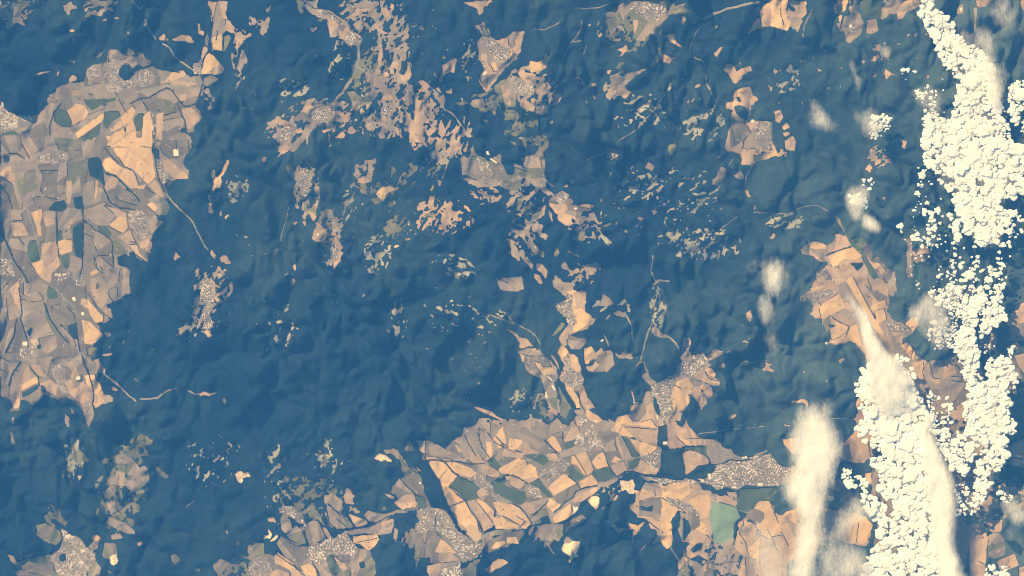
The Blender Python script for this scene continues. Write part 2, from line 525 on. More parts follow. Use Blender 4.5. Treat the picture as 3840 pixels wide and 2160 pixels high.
u 114 6 120 2 140 2 156 10 148 20 140 22 130 18 122 10|sprawling grey town in olive scrub at the top edge
R 1 62 7 74 8 88 7 96 4 104 2
R 1.2 22 29 32 30 42 26 48 22
R 1 70 20 69 28 65 36 58 44 54 54 50 64
R 1 62 42 70 41
R 1.2 75 46 72 54
R 2.2 193 19 204 13 216 8 232 5 248 2
R 1 190 26 184 34 181 42 178 52
R 1 182 57 192 61 194 66
R 1.4 195 75 196 84 200 94 204 100
R 0.9 160 84 154 95 148 102 144 110 134 120 126 130 106 143
G y 86 37 89 33 92 34 88 38
G p 106 49 110 48 114 46 116 47 113 54 108 59 110 53
G v 106 63 114 63 114 65 109 66 113 71 109 74 106 70
G p 97 72 99 70 102 70 99 75
G v 136 46 140 42 144 46 141 50
G p 203 54 210 47 212 48 206 58
G p 184 86 190 84 191 86 187 88 185 89
G p 62 79 66 78 72 80 74 84 70 86 70 81 66 79 59 83
G p 80 85 83 83 85 86 82 88
#F heart shaped tan field pair between the two eastern villages|heart field
p 216 64 224 64 226 72 232 68 240 66 241 70 232 76 232 80 226 82 224 85 219 76 213 70
#F tan antler shaped farmland round a wooded oval knoll and a dense village|knoll farmland
p 224 92 232 88 240 86 243 94 248 99 244 104 240 110 241 119 248 122 257 122 260 128 260 140 268 145 270 152 278 155 268 157 258 157 246 162 240 167 232 165 230 156 222 152 214 153 213 145 218 130 219 118 222 110 216 110 214 104 222 103
g 218 120 232 122 240 128 234 140 220 145
t 232 134 246 130 257 145 246 150 232 150
f 223 108 228 106 234 108 238 114 237 121 230 118 225 114
k 226 98 229 97 231 103 227 102
p 264 112 270 110 273 118 269 124 265 122
p 271 127 276 122 280 128 274 131
p 272 134 278 132 280 135 275 138
p 274 142 282 136 286 142 284 147 275 147
p 270 147 273 147 272 157 270 157
p 274 147 277 147 276 158 274 158
u 246 124 257 122 262 135 262 150 252 152 246 140|dense village on the tan farmland east of the wooded oval knoll
h 1 232 122 240 132
h 1 245 128 234 140 232 150
b 242 122 3 3 0|bright white building between the oval knoll and its village
v% 246 150 256 150 254 160 244 162
#F sandy field block at the top edge west of the bright orange strips|sandy block
p 236 34 240 28 244 20 250 18 252 28 244 30
p 249 12 254 4 258 0 262 26 252 27 250 18
#F ochre notched field above the scrubby hamlet of the long forest bay|notched field
y 18 61 21 62 26 63 32 60 33 54 38 58 35 66 34 70 26 72 20 74 17 70
p 6 74 8 68 14 73 20 74 24 76 23 80 18 84 12 82
t% 0 76 10 80 20 86 30 80 38 82 38 92 30 96 20 96 8 100 0 98
u 2 80 18 84 24 92 16 98 4 96|grubby hamlet amid scrub south of the ochre notched field
p 40 107 44 94 50 94 49 100 46 105
p 7 106 10 98 18 104 24 100 25 108 31 104 33 100 35 108 35 114 30 116 18 112
#F curly mottled grey glades on the slope south of the notched field|curly glades
v% 0 110 6 112 8 118 4 122 0 120
v% 24 138 30 135 36 138 37 145 24 145
v% 4 124 10 126 8 130 0 134
v% 16 144 22 138 22 142
@3 0
#F bright orange strips hanging from the top edge beside pinkish blocks|orange strips
p 22 0 40 0 38 14 35 18 35 22 30 31 24 28 20 22 18 10 22 4
o 3 0 13 0 13 14 16 30 2 26 4 10
o 13 0 20 0 18 10 19 18 23 22 20 31 16 30 15 20 13 12
k 19 4 27 8 27 12 22 10
h 1 13 0 13 14 16 24
#F pink and dark green estate with a stepped lower edge at the top of the photo|stepped estate
t 82 0 90 0 91 8 90 10 94 16 96 22 95 28 93 36 88 38 81 44 77 38 77 32 72 32 69 23 74 23 76 18 82 14
o 70 0 81 0 78 10 73 15 71 14 72 6
p 66 6 71 2 71 14 68 14 65 9
p 71 15 75 15 73 23 71 22
e 92 0 114 0 115 18 100 18 95 12
p 100 20 109 18 112 30 105 34 99 33
t 115 6 125 0 155 0 150 8 140 12 136 18 130 20 130 14 122 14 119 18 114 20
p 130 12 140 11 136 18 130 20
u 116 0 130 0 124 4 117 5|white farmsteads at the top edge above the stepped estate
b 83 26 3 3 0|pale farm building in the middle of the stepped estate
#F peach fields and a long tan strip glimpsed between cloud banks at the top edge|between clouds fields
p 208 0 226 0 222 7 210 8 209 5
t 205 8 209 8 208 20 208 32 206 30 206 18
t 194 4 196 4 196 14 190 14 191 8
b 194 10 3 4 0|white building on a lone strip east of the upper cloud band
#F mauve field at the frame edge behind the eastern cloud veil|mauve field
g 249 27 253 27 253 36 256 38 252 46 257 50 252 54 250 58 246 56 248 48 246 46 248 34
p 252 0 262 0 262 13 254 8
G p 105 72 110 72 110 77 105 77
G p 50 68 54 70 55 72 50 72
G p 104 58 112 54 112 58 106 62
G p 118 68 121 72 124 74 130 74 122 76 119 80
G t 90 62 97 60 97 64
G p 140 33 144 34 140 39
G p 149 57 152 58 151 60
G p 4 68 12 70 8 75 6 72
G p 57 49 59 50 61 54 59 54
G p 44 56 46 56 47 61 45 60
G p 108 50 113 46 113 49 110 52
G t 147 34 150 34 150 37 147 37
G y 157 34 160 33 160 36 158 36
G p 2 88 6 88 5 92 3 92
G t 161 74 163 74 163 79 161 79
R 1 44 9 42 14 38 22 35 30 34 38
@1 1
#F strand of hamlets and scrubby pasture snaking down the central forest|hamlet strand
v% 30 24 34 18 38 24 48 26 54 18 55 26 52 36 54 48 50 55 56 60 60 68 62 74 58 76 50 68 46 58 43 50 44 42 40 38 33 30
v 30 22 35 18 38 24 33 28
t 34 28 42 26 46 34 42 38
t 44 44 54 46 50 54 46 52
p 52 66 58 70 61 74 58 78 54 72
v% 68 62 76 66 80 76 84 82 82 86 76 86 70 80 72 74 68 70
u 44 26 52 22 53 38 54 48 48 54 44 42|upper hamlet of the strand winding down the central forest
p 62 79 68 84 72 90 70 96 68 99 60 98 57 96 58 88
b 63 91.5 2.5 2.5 0|tiny white building in the kite shaped field of the central strand
t% 68 100 76 94 82 96 86 100 86 108 84 114 78 120 70 122 67 116 70 110
p 80 98 86 100 86 106 82 106
u 69 102 82 102 84 112 76 120 68 118|crowded hamlet at the bottom of the central strand
G p 38 78 42 77 42 80 39 81
G p 45 79 48 78 51 83 47 82
G o 36 122 39 120 40 126 38 128
G o 34 138 36 134 39 138 36 142 34 142
G y 138 103 143 101 144 103 140 105
G p 149 93 151 96 155 95 154 98 150 97
G p 7 14 12 12 11 16 8 18
G p 22 11 30 4 35 2 34 6 24 12
#F tadpole shaped village clearing in the forest between two ridges|tadpole clearing
t 111 17 120 15 121 20 117 22 118 30 115 39 108 38 102 38 100 35 106 32 112 30 112 22
p 101 35 107 32 114 37 112 39 104 39
v% 103 40 108 38 112 44 119 50 116 52 108 46
y 120 50 126 44 134 42 140 44 144 42 142 46 134 48 130 52 128 58 124 54
t 146 40 150 36 152 39 147 43
t 137 56 140 57 140 61 137 60
v 138 72 145 71 142 74 141 80 146 84 148 86 142 88 138 92 136 92 138 86 142 84 140 78
#F scatter of slanting peach glades along the spine of the middle forest|slanting glades
p 164 60 168 56 171 57 168 66 164 68 162 65
p 174 52 180 52 179 58 176 64 173 66 173 60
p 191 60 196 57 198 60 195 68 190 70
v% 168 72 178 68 182 72 180 76 174 76
p 172 72 176 74 175 77
p 183 74 184 76 181 83 179 82
p 188 74 191 76 190 84 187 83
p 175 46 178 40 179 44 176 48
o 210 61 213 63 217 68 213 68
p 200 76 206 73 208 77 202 78
p 211 78 215 76 216 84 212 82
t 217 71 220 78 217 82
p 193 80 195 83 193 85
v 199 78 204 80 199 82
t 182 36 187 36 186 42 184 43
p% 180 0 186 0 186 6 182 7
t% 180 8 184 8 190 12 194 18 192 20 186 18 182 20 183 14
R 1.2 194 16 190 26 187 34
G v 195 128 198 126 204 132 203 136 198 132
#F olive farmland plateau with a white quarry scar at the heart of the photo|olive plateau
v 206 12 210 11 214 14 216 8 212 6 219 1 220 8 224 12 228 14 236 18 240 10 246 12 246 18 250 24 253 32 258 30 260 16 262 20 270 25 268 20 266 15 272 11 280 10 286 3 291 -1 295 0 294 4 288 8 291 14 292 22 289 28 292 34 301 43 296 42 291 36 286 38 296 48 300 52 294 52 282 42 276 39 268 42 270 34 264 32 258 34 254 46 244 42 234 44 222 43 212 38 208 35 214 33 206 31
t 207 12 216 14 226 20 228 32 216 30 207 31
t 242 10 247 11 247 20 242 17
g 238 18 248 20 253 32 238 33
p 281 15 286 14 288 22 287 25 283 22
t 212 36 224 38 226 42 214 40
h 1.4 206 32 214 34 224 36
u 222 16 234 20 238 30 236 42 228 40 226 28|grey village across the middle of the olive plateau
u 284 36 291 34 293 44 286 42|tiny white hamlet at the east end of the olive plateau
b 234 9 5 4 10|bright white quarry scar building on the north rim of the olive plateau
b 239 17 8 1.6 -35|thin white quarry strip on the olive plateau
t% 213 44 220 44 226 48 234 48 228 54 227 57 223 50 216 49
@2 1
#F pinkish village slopes below a white town east of the olive plateau|white town slopes
t 37 56 42 52 58 54 62 57 60 62 68 60 78 60 82 62 78 66 70 68 68 74 66 80 60 74 58 80 55 83 50 80 44 74 46 70 40 66 37 60
p 37 58 44 60 54 60 56 66 50 72 44 70 38 62
p 70 60 80 61 78 65 68 64
u 42 52 50 48 58 50 56 56 50 60 44 56|small gleaming white town on the slope east of the olive plateau
b 64 65 3 2 0|tiny white works east of the gleaming white town
t 76 70 82 68 86 76 90 82 86 80
p 52 42 56 40 57 43 53 44
p 57 37 62 35 64 38 60 41
v% 66 82 72 80 74 88 72 96 66 100 64 94
t 37 66 40 70 41 80 37 72
#F tangled strips of pasture along the valley south of the white town|tangled strips
v% 0 38 8 36 9 46 3 48 0 44
v% 3 56 8 54 10 60 16 62 18 68 22 64 30 66 32 72 26 72 20 76 18 70 12 72 6 68
t% 20 84 26 75 30 80 32 88 36 92 38 90 34 98 30 96 26 90 20 88
t 0 82 6 86 12 90 14 98 20 98 26 104 28 108 24 112 20 108 16 102 10 94 4 90
t 7 106 12 106 13 114 18 118 22 122 20 126 14 120 9 114
p 24 120 30 120 36 128 34 136 30 130 24 126
p 22 130 28 132 31 140 28 141 22 134
v% 24 108 32 106 33 112 28 114
#F tan hamlet fields tapering to a spiral hook above the village ridge|hook fields
t 40 138 44 132 50 136 58 140 62 138 63 146 54 146 42 142
v 55 107 60 108 66 112 72 116 68 114 60 111
t 49 122 53 118 58 126 62 128 63 130 61 133 58 132 58 128 50 125
t 72 122 77 120 82 122 84 118 90 123 84 126 83 132 80 127 76 126 78 135 75 136 74 128
v 42 110 46 104 48 110 43 114
v 90 82 98 79 100 80 94 84
G t 208 26 212 23 215 26 213 38 206 42 201 40
G t 223 32 231 26 234 34 228 35
G t 134 22 138 17 143 24 140 28
G v 157 3 165 0 166 6 162 12 158 8
G p 126 74 132 73 133 76 127 77
G t 140 68 146 68 146 71 141 71
G p 119 44 121 41 122 46 120 48
G t 234 46 238 48 240 54 237 52
G t 241 58 246 64 243 65
G p 176 34 184 33 184 35 176 35
G p 145 34 148 33 151 37 147 36
G v 205 13 210 11 209 14 205 14
G v 156 73 157 77 152 76
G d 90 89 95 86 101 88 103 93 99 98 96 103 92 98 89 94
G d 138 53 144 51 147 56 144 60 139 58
#T half hidden white hamlet of curly streets in the forest north of the slate peak
u 94 6 102 4 107 8 106 14 100 18 96 14|small white hamlet in the forest reached by a thin pale road
R 1.2 75 16 84 13 92 10 97 6
R 1.6 244 18 240 24 236 32 235 42
p 235 44 238 46 240 54 237 52
R 1 225 10 218 22
R 0.8 228 72 214 82 204 88
R 2 142 142 148 137 158 138
@3 1
#F triangular orange farmland with a dark green valley belt under the smoke plume|plume farmland
t 33 106 38 100 44 98 52 99 58 102 64 100 70 94 66 90 78 92 84 96 88 94 98 96 101 100 105 108 105 116 108 112 112 114 120 124 128 128 129 136 126 146 55 146 50 130 60 120 50 118 46 112 40 112 34 110
o 42 104 45 99 50 98 58 101 59 105 48 106
p 60 106 66 100 78 92 83 96 85 102 76 104 68 108 62 109
o 60 114 70 108 84 104 92 103 95 108 96 112 88 116 76 116 70 122 66 124 62 118
p 71 118 80 117 86 124 90 128 82 132 76 138 72 130
k 82 120 95 119 97 122 90 128 86 123
p 78 136 92 126 99 118 102 126 98 135 88 140 80 142
e 86 94 94 93 100 97 96 102 88 99
g 96 102 105 106 104 120 100 112
y 107 119 112 120 118 128 114 132
t 116 134 128 128 129 146 120 140
g 33 104 40 100 42 104 42 112 36 110
e 74 72 78 88 86 98 96 105 102 120 110 130 114 140 110 140 101 129 94 112 84 102 76 88
u 48 128 58 126 66 136 70 146 48 146|brown village at the head of the smoke plume
u 88 142 104 136 110 146 90 146|village in the peach fields east of the plume
h 1.4 58 112 72 107 84 103
R 1.2 -14 68 10 70 22 69 32 64 40 62 50 62 56 66 64 71
#F narrow grey-tan tail of farmland pointing at the curled cloud|farmland tail
t 66 72 72 72 76 84 78 90 72 82
#F tan field with a lane behind the ragged lower edge of the cloud bank|cloud edge field
t 138 94 144 94 145 110 146 128 145 134 139 132 140 118 139 100
p 146 106 158 102 164 108 162 116 150 120 146 116
u 140 128 146 130 145 134 140 134|lone white hamlet at the tip of the tan lane field
G p 98 24 102 20 104 24 101 30
G p 116 10 122 12 124 18 118 20
G p 132 0 139 0 138 6 134 4
G p 107 18 113 14 114 20 108 22
G t 115 53 119 54 118 62 116 60
G p 1 95 7 88 8 92 5 96
G v 69 42 70 42 70 50 69 50
@2 2
#F peach village plateau with a long grey wedge in the middle forest|village plateau
p 56 4 62 3 72 2 74 6 74 24 78 27 82 32 84 30 83 34 78 38 72 43 66 45 58 46 55 50 56 58 50 58 46 52 48 46 54 40 58 36 54 30 48 26 44 20 43 18 50 12 56 12
g 44 18 52 12 58 18 54 26 46 24
o 62 22 70 20 76 26 80 32 76 38 66 44 58 44 64 32
p 62 4 72 3 72 12 64 16
v 40 48 50 34 54 36 50 42 42 48
g 56 46 66 50 76 51 72 58 68 62 60 62 56 56
u 46 18 52 16 56 6 62 8 60 24 64 34 60 42 56 36 54 30 50 26|long white roofed village across the peach plateau
t -8 -2 10 -4 12 1 4 4 -4 2
#F torn peach field pointing down the stream west of the village plateau|torn field
p 0 41 4 44 8 50 14 50 18 55 21 59 12 61 6 60 7 56 2 48
#F narrow farmland of mixed strips with gravel works west of the dark tree belt|mixed strips
t 6 64 16 61 28 62 32 68 38 72 44 80 47 86 46 93 42 95 43 100 46 106 44 112 42 118 46 122 45 128 38 124 36 116 34 112 32 104 32 98 30 90 24 90 18 86 12 78 9 70
g 10 66 22 68 20 84 12 76
p 8 66 14 68 12 76 9 70
g 28 68 36 70 40 80 30 80 26 72
o 23 74 28 76 33 84 30 87 25 80
y 30 82 42 80 41 86 32 88
g 34 88 47 86 46 92 38 95
u 16 68 22 70 24 84 18 82|loose village along the mixed strips
b 38 91 7 1.2 -40|white greenhouse stripe in the mauve field of the mixed strips
b 34 108 3 6 20|bright gravel works on the lower mixed strips
b 42 100.5 2 6 35|white hall south of the mauve strip field
v% 25 112 30 110 34 125 32 130 28 124
v 37 112 45 110 46 124 40 120
v 49 112 54 106 60 118 54 132 48 128
p 20 62 24 60 25 63 21 65
#F long orange farmland with a village down its middle between dark stream belts|long orange farmland
p 45 64 50 58 54 60 58 66 62 66 66 70 68 78 70 86 72 94 74 100 76 108 80 114 84 120 78 122 74 126 88 130 98 136 104 146 60 146 58 138 66 128 62 124 70 122 64 116 56 108 53 98 48 90 50 84 52 78 48 70
o 46 64 52 58 57 64 56 70 50 70
o 58 68 63 66 66 72 70 82 66 86 60 80
o 53 100 58 98 66 108 69 120 65 121 60 110
p 66 102 72 100 76 110 82 118 76 122 70 116
k 46 94 50 96 64 118 64 122 60 120 52 108
t 38 66 44 70 48 82 50 86 46 80
v 46 98 52 108 60 122 58 122 48 108
o 76 122 86 128 94 136 94 142 88 144 80 135 74 128
p 58 136 62 132 70 146 58 146
u 52 70 58 72 60 82 68 88 72 94 70 100 62 100 54 98 50 92 54 86|pale village filling the middle of the long orange farmland
u 66 126 72 128 80 140 84 146 70 146|grey hamlet at the lower end of the long orange farmland
b 84 134 3 1.5 -20|small white hall beside the lower orange field
h 1.5 66 104 69 118 74 124
h 1.4 72 96 76 108 84 120
h 2 38 62 42 66 48 78 52 84
#F horseshoe of orange and brown fields round a wooded hollow|horseshoe fields
p 72 62 79 58 83 62 84 64 90 60 92 64 97 62 100 62 101 72 103 78 96 80 97 85 93 83 82 85 76 84 73 80 76 76 80 72 83 70 82 74 88 75 92 72 90 66 86 68 80 78 74 78 72 72
o 72 63 79 58 83 63 83 70 80 70 77 77 73 76
g 86 68 96 64 96 72 92 75 84 74
t 88 78 96 68 101 64 103 77 96 84 82 85
b 91 53 3 2 20|tiny white building north of the horseshoe fields
#F star shaped hamlet clearing where the pale forest road ends|star hamlet
t 104 65 110 66 112 60 115 64 120 68 122 72 115 71 108 70
R 1.4 119 68 121 55 120 38 116 30 113 24
t 101 26 106 22 113 25 114 30 106 28
t 88 18 91 5 98 10 102 16 96 18
R 1 92 46 95 53 97 58
R 1.4 129 75 130 66 133 58 135 50 138 40
R 1.6 125 78 128 74 132 74 134 80 136 84
R 1.2 -6 24 0 34 10 39 20 44 25 50 28 57
#F grey-tan spearhead field in the forest north of the big peach farmland|spearhead field
t 140 40 144 37 148 40 148 43 155 47 160 52 152 49 143 49
R 1.4 156 48 164 55 167 60 167 68
#F petal shaped orange fields fanning out from a pale valley town|petal fields
t 170 60 174 61 172 52 176 50 180 56 176 64 182 66 186 72 192 64 194 69 206 59 212 65 208 70 196 74 200 77 204 80 214 74 214 80 208 82 200 78 200 82 205 86 204 90 209 94 209 97 205 98 198 97 202 102 203 108 200 110 194 110 196 116 190 124 182 112 180 106 178 116 172 124 170 132 164 138 175 140 178 146 155 146 154 132 148 126 146 110 140 104 142 98 150 93 160 88 165 86 166 80 170 74 168 70
t 170 62 176 60 182 68 180 74 170 74
p 172 50 179 50 180 56 175 64 171 60
o 194 82 200 80 205 86 204 90 198 88
p 182 86 193 82 199 92 209 94 208 97 198 97 190 94 184 92
o 166 94 176 90 182 98 181 105 178 108 178 116 170 124 164 126 160 110 162 102
p 182 100 192 98 202 102 202 109 196 110 190 100 194 112 190 122 186 112 182 106
t 194 70 206 60 212 66 206 70
p 155 130 172 124 170 132 164 138 172 146 156 146
p 134 104 141 104 142 118 138 128 134 126
t 130 88 136 84 139 90 146 95 142 100 134 94
k 163 133 169 134 169 137 163 136
u 172 74 182 72 188 66 194 68 193 76 186 84 178 90 170 86 166 82|pale hillside town north of the petal shaped fields
u 141 97 150 94 160 88 164 92 160 100 160 112 162 122 156 128 150 128 146 116 142 106|hazy pale town in the valley west of the petal shaped fields
b 146 131 1.5 6 0|narrow white hall on the valley road below the hazy town
u 147 128 154 126 154 138 147 138|small white hamlet on the main road south of the hazy town
h 1.4 178 107 184 112 190 122
h 1 164 98 170 101 173 104
p 218 130 226 126 225 130 219 134
R 0.8 215 65 224 60
G t 230 52 236 53 245 54 236 55 232 55
G p 234 26 238 22 242 29 238 33 235 30
R 1.2 233 73 244 75 257 73
G p 250 78 257 76 260 80 257 84 252 84
#F wide peach plain of large plain fields between two forest bays|peach plain
p 95 131 104 136 104 130 110 128 118 124 124 116 119 103 121 102 124 115 130 116 136 104 142 104 142 118 146 128 150 130 155 146 105 146
o 104 132 116 126 122 134 128 136 140 132 146 140 146 146 104 146
g 118 118 130 116 134 112 135 126 126 136 120 130
p 118 124 124 116 119 103 121 102 124 115 122 122
k 147 139 156 138 156 146 147 146
#F brown strips at the forest edge with a white and dark farmyard|brown strips
t 0 132 8 134 16 131 26 131 31 134 32 146 0 146
t 36 140 45 130 50 136 52 146 36 146
p -32 120 -28 119 -18 124 -10 128 -4 132 0 134 -4 136 -14 130 -26 126
t% -28 131 -14 132 0 136 0 146 -20 146 -32 140
u 0 136 6 135 8 142 2 146|white and dark farmyard at the forest edge of the brown strips
@3 2
#F sunlit orange farmland split by the smoke plume and a village|sunlit farmland
p 37 8 42 4 48 0 120 0 122 8 122 16 121 22 124 30 128 34 134 35 144 42 146 46 138 50 135 56 142 62 150 66 157 74 178 72 195 65 200 80 205 95 190 110 184 118 200 146 95 146 88 133 78 131 86 132 90 126 88 118 90 112 100 106 100 74 97 66 88 56 84 53 76 56 67 57 60 54 62 46 64 42 55 36 52 30 48 30 43 26 46 16 42 12
o 54 16 72 6 78 12 84 20 86 30 70 24 62 28 54 32 52 24
p 68 26 76 20 86 24 88 34 80 38 72 34
o 62 27 70 34 82 39 78 45 72 50 64 52 62 46
g 55 34 62 28 64 40 58 44
o 82 40 90 36 95 60 86 54 78 48
o 104 20 108 5 120 14 120 20 108 24
o 107 24 118 20 120 32 110 36
g 96 0 106 2 116 6 122 10 112 14 104 6
p 124 44 138 46 134 56 130 52
o 134 58 140 54 148 64 150 75 146 72
p 148 66 160 74 157 90 158 98 152 98 144 85
t 180 72 192 80 196 90 178 88
p 178 74 186 75 190 85 176 92
o 138 36 144 30 150 27 152 36 146 44
g 158 102 172 102 174 110 162 110
p 160 90 200 95 196 115 184 118 176 100
u 38 6 50 4 60 2 70 4 66 8 54 12 48 16 44 18 42 12|scruffy grey village at the forest edge beneath the smoke plume
u 118 34 130 36 144 44 136 45 124 42|dotted grey village on the far side of the smoke plume
h 1 52 22 54 34
h 1 62 27 72 34 83 39
h 1 83 39 78 50
h 1 147 60 145 70
h 0.8 157 74 156 84 158 92
b 60 55 4 3.5 0|lone white building at the tip of the sunlit farmland
f 60 36 68 37 67 39 60 39
#F peach and dark slices of farmland among the small clouds at the frame edge|sliced farmland
p 240 36 250 16 262 14 262 32 246 40
t 210 45 222 40 230 50 228 62 215 62
o 240 60 252 54 254 58 246 66
p 248 68 262 64 262 90 254 80
g 240 72 250 70 257 90 252 95 244 80
p 236 80 244 82 250 95 252 110 240 100
g 242 38 262 34 262 52 246 54
G p 70 72 75 70 77 71 73 75
G p 21 113 38 112 41 115 40 120 36 116 24 115
G p 0 74 4 78 0 82 -4 80
G p 16 136 23 137 22 139 17 138
R 0.8 52 133 66 132 80 131
@1 3
#F sandy tongue of land curving down from a pale quarry to the grey fields|sandy tongue
t 127 18 134 16 142 18 146 24 150 32 157 36 163 42 166 46 160 46 154 40 148 34 144 30 142 28 136 23 130 22
v 142 20 146 26 150 33 158 38 165 44 168 56 172 66 176 78 170 74 162 60 152 52 147 40 146 34
#Q pale pink quarry on the forest edge at the tip of the sandy tongue
w 119 26 124 22 130 23 136 28 136 31 130 29 124 30
#F grey and tan hillside parcels west of the twin villages|grey parcels
g 146 34 152 40 160 44 166 46 168 56 172 68 176 76 178 80 168 76 160 78 146 78 138 72 142 68 140 62 135 60 140 52 143 46 148 46
p 138 71 148 64 158 63 162 68 161 76 146 78
e 161 64 170 66 172 76 164 77
g 136 58 144 46 150 54 158 62 148 64 140 62
g 150 40 160 48 166 60 160 62 150 50
t 129 62 134 62 139 65 138 68 132 65
v 126 76 130 74 131 79 127 79
h 1.2 144 46 152 55 160 63 161 70
#F golden fan of great fields round one dark green crop block|golden fan
g 161 10 172 8 190 16 199 8 206 4 210 0 257 0 257 30 250 44 246 46 232 54 236 62 246 66 240 80 238 88 235 97 229 100 228 108 222 112 210 100 204 94 200 84 195 75 190 66 186 54 183 44 176 36 168 28 164 20
o 173 31 184 28 189 31 194 36 184 47 176 37
o 194 36 198 42 206 46 196 52 194 55 187 54 184 47
o 190 30 196 29 216 36 223 42 216 46 208 44 198 40
o 188 54 196 56 210 69 195 75 190 64
e 194 54 202 45 216 48 218 50 226 57 224 60 226 66 212 70 206 62
p 222 60 230 54 236 62 224 66
o 195 76 211 70 216 80 222 88 226 104 216 96 207 99 204 94 202 84
p 212 70 222 67 232 72 240 80 238 88 235 97 229 100 224 88 218 78
y 211 96 216 92 227 102 226 107 222 111 212 102
p 161 9 171 9 170 18 172 24 166 20 162 14
t 172 11 182 12 190 17 198 20 210 28 208 30 190 26 176 24
p 170 26 180 25 188 29 172 30
g 190 16 200 10 206 20 212 28 204 24
t 206 5 220 20 232 31 220 32 212 28
p 214 21 222 20 230 30 224 32 218 31
p 199 10 204 14 206 21 203 20
o 231 10 237 10 238 28 233 27
t 210 0 222 0 228 20 218 12
t 224 0 232 4 230 16 226 10
o 238 6 241 5 249 15 244 16
o 241 4 248 0 257 8 257 14 250 13
g 240 18 257 20 257 40 250 38 238 30
e 232 30 238 24 248 36 244 40
p 228 33 238 36 245 40 244 46 236 46 226 40
e 243 50 250 47 257 52 257 61 246 60
p 250 44 257 44 257 50 252 48
o 240 74 257 66 257 76 246 80
o 242 86 257 78 257 98 250 98
v 240 98 250 98 257 100 240 104 234 104
u 218 46 228 46 236 52 246 62 257 64 257 70 246 72 238 64 228 56|grey village strung along the lane east of the dark green crop block
u 242 78 250 72 257 72 257 80 246 86 238 96 234 96 240 84|grey hamlet south of the village lane on the golden fan
h 1.6 162 10 163 18 170 26 178 40 186 54 190 68 196 78
h 1.6 170 29 180 28 190 30 198 40 206 46 218 50
h 1 194 36 184 47
h 1.2 194 55 202 62 211 70
h 1.4 211 70 216 80 222 88 228 100
h 1.2 210 3 214 12 222 24
h 1.2 222 0 228 16 238 30
h 1.5 190 30 200 29 212 32 230 32
h 1.2 232 0 240 10 250 16
#F grey fields and city outskirts at the foot of the golden fan|city outskirts
g 160 78 180 76 192 78 204 100 226 112 228 102 236 98 240 102 230 114 226 122 216 130 205 130 180 134 172 130 175 126 163 125 165 118 160 112 152 112 150 105 155 98 160 96 165 90
g 150 104 158 98 162 104 158 116 154 117
o 186 108 190 110 196 116 202 122 195 122 186 122 180 120
p 184 122 196 121 204 128 203 132 196 133 184 130
k 164 126 176 128 172 136 164 134
p 172 134 186 132 186 138 182 150 176 150 172 140
t 186 132 206 130 206 150 184 150
v 176 88 186 92 192 104 184 106
f 144 90 152 88 160 92 156 98 150 96
u 162 80 180 76 188 80 196 90 186 94 184 100 174 98 164 102 160 92 168 88|spread out grey city quarter below the twin dark streams
u 184 100 196 92 205 100 218 108 228 112 226 122 215 130 208 132 200 118 190 106|dense grey city district beside the sand pit
u 188 136 206 132 206 150 186 150|white factory district cut by the bottom edge beside the peach field
h 1.4 180 68 181 84 180 100 186 106
r 1.2 161 138 164 126 163 116 160 112
t 139 96 143 98 141 112 138 106
v 206 140 216 132 222 136 221 150 206 150
#Q oval sand pit with a bright orange floor and a broad grey rim
g 229 119 233 108 240 104 257 100 270 99 268 106 262 112 257 113 242 118 234 122
o 236 118 241 111 250 109 251 112 242 117
o 252 106 262 106 263 109 258 113 252 112
#F pinkish torn field south of the orange sand pit|pink torn field
p 231 138 238 132 245 127 254 131 250 134 240 139 234 142
#F grey-green leaf shaped meadows north of the bottom town|leaf meadows
g 67 64 76 63 86 68 87 78 84 80 92 88 98 96 80 99 74 96 70 84 70 76 67 70
t 67 64 76 63 86 68 86 76 82 80 70 72
v 72 74 82 80 92 88 99 96 80 98 74 92 70 82
p 92 82 98 84 110 88 112 92 108 96 100 96 96 88
t 108 84 112 79 124 82 132 82 142 78 154 80 148 82 140 82 132 88 122 92 114 90
t 88 100 112 96 128 90 138 87 139 92 136 102 124 104 110 102 96 104
o 97 105 110 104 121 103 124 108 120 115 113 120 104 113 98 112
h 1.4 70 74 74 92 82 99 100 97 124 90 136 84
h 1.2 72 72 82 82 92 90
#F ochre kite shaped field in the forest above the leaf meadows|kite field
p 90 60 92 55 98 62 100 66 97 72 90 72 88 68
t% 91 78 95 73 104 78 104 82 98 82
#F muddle of small olive parcels round a grey village in the lower forest|olive parcels
v 35 70 48 72 48 76 40 80
t% 21 52 26 56 34 64 34 68 28 62
t 27 48 29 44 33 48 32 51 26 49
v% 36 56 44 52 50 60 42 66 36 62
v 30 104 40 94 46 100 50 112 44 114 34 108
g 48 96 54 90 62 90 66 98 70 106 60 112 55 116 50 106
v 50 78 56 74 62 80 68 92 70 96 62 88 54 86
t 24 86 34 88 36 98 30 102 25 98
p 66 96 70 96 76 106 82 110 78 114 70 104
g 20 112 26 104 34 110 44 114 42 126 46 132 38 134 28 124
u 22 76 34 74 40 80 48 88 52 96 44 92 34 84 24 82|grey village among small olive parcels in the lower forest
h 1.2 46 100 50 108 55 118
h 1 26 104 34 112 44 116
#F tan and orange fields hemming the grey town at the bottom edge|bottom town fields
g 44 116 54 114 70 124 96 116 112 118 120 130 120 150 0 150 0 120 20 124 40 130
o 19 124 22 121 28 126 36 132 41 136 36 140 24 134 19 132
o 44 136 54 132 58 136 64 144 60 150 50 142
p 34 140 40 138 50 142 56 150 36 150
e 70 128 76 124 80 132 86 140 78 144 74 138
p 77 124 88 132 93 138 87 140 80 130
t 58 132 66 136 74 142 78 150 64 150
t 96 118 112 118 110 128 104 140 100 150 94 138
v 112 126 120 130 120 150 104 150
v 80 144 94 138 96 150 82 150
p 12 142 22 138 33 142 33 150 10 150
f 103 132 108 130 110 136 105 137
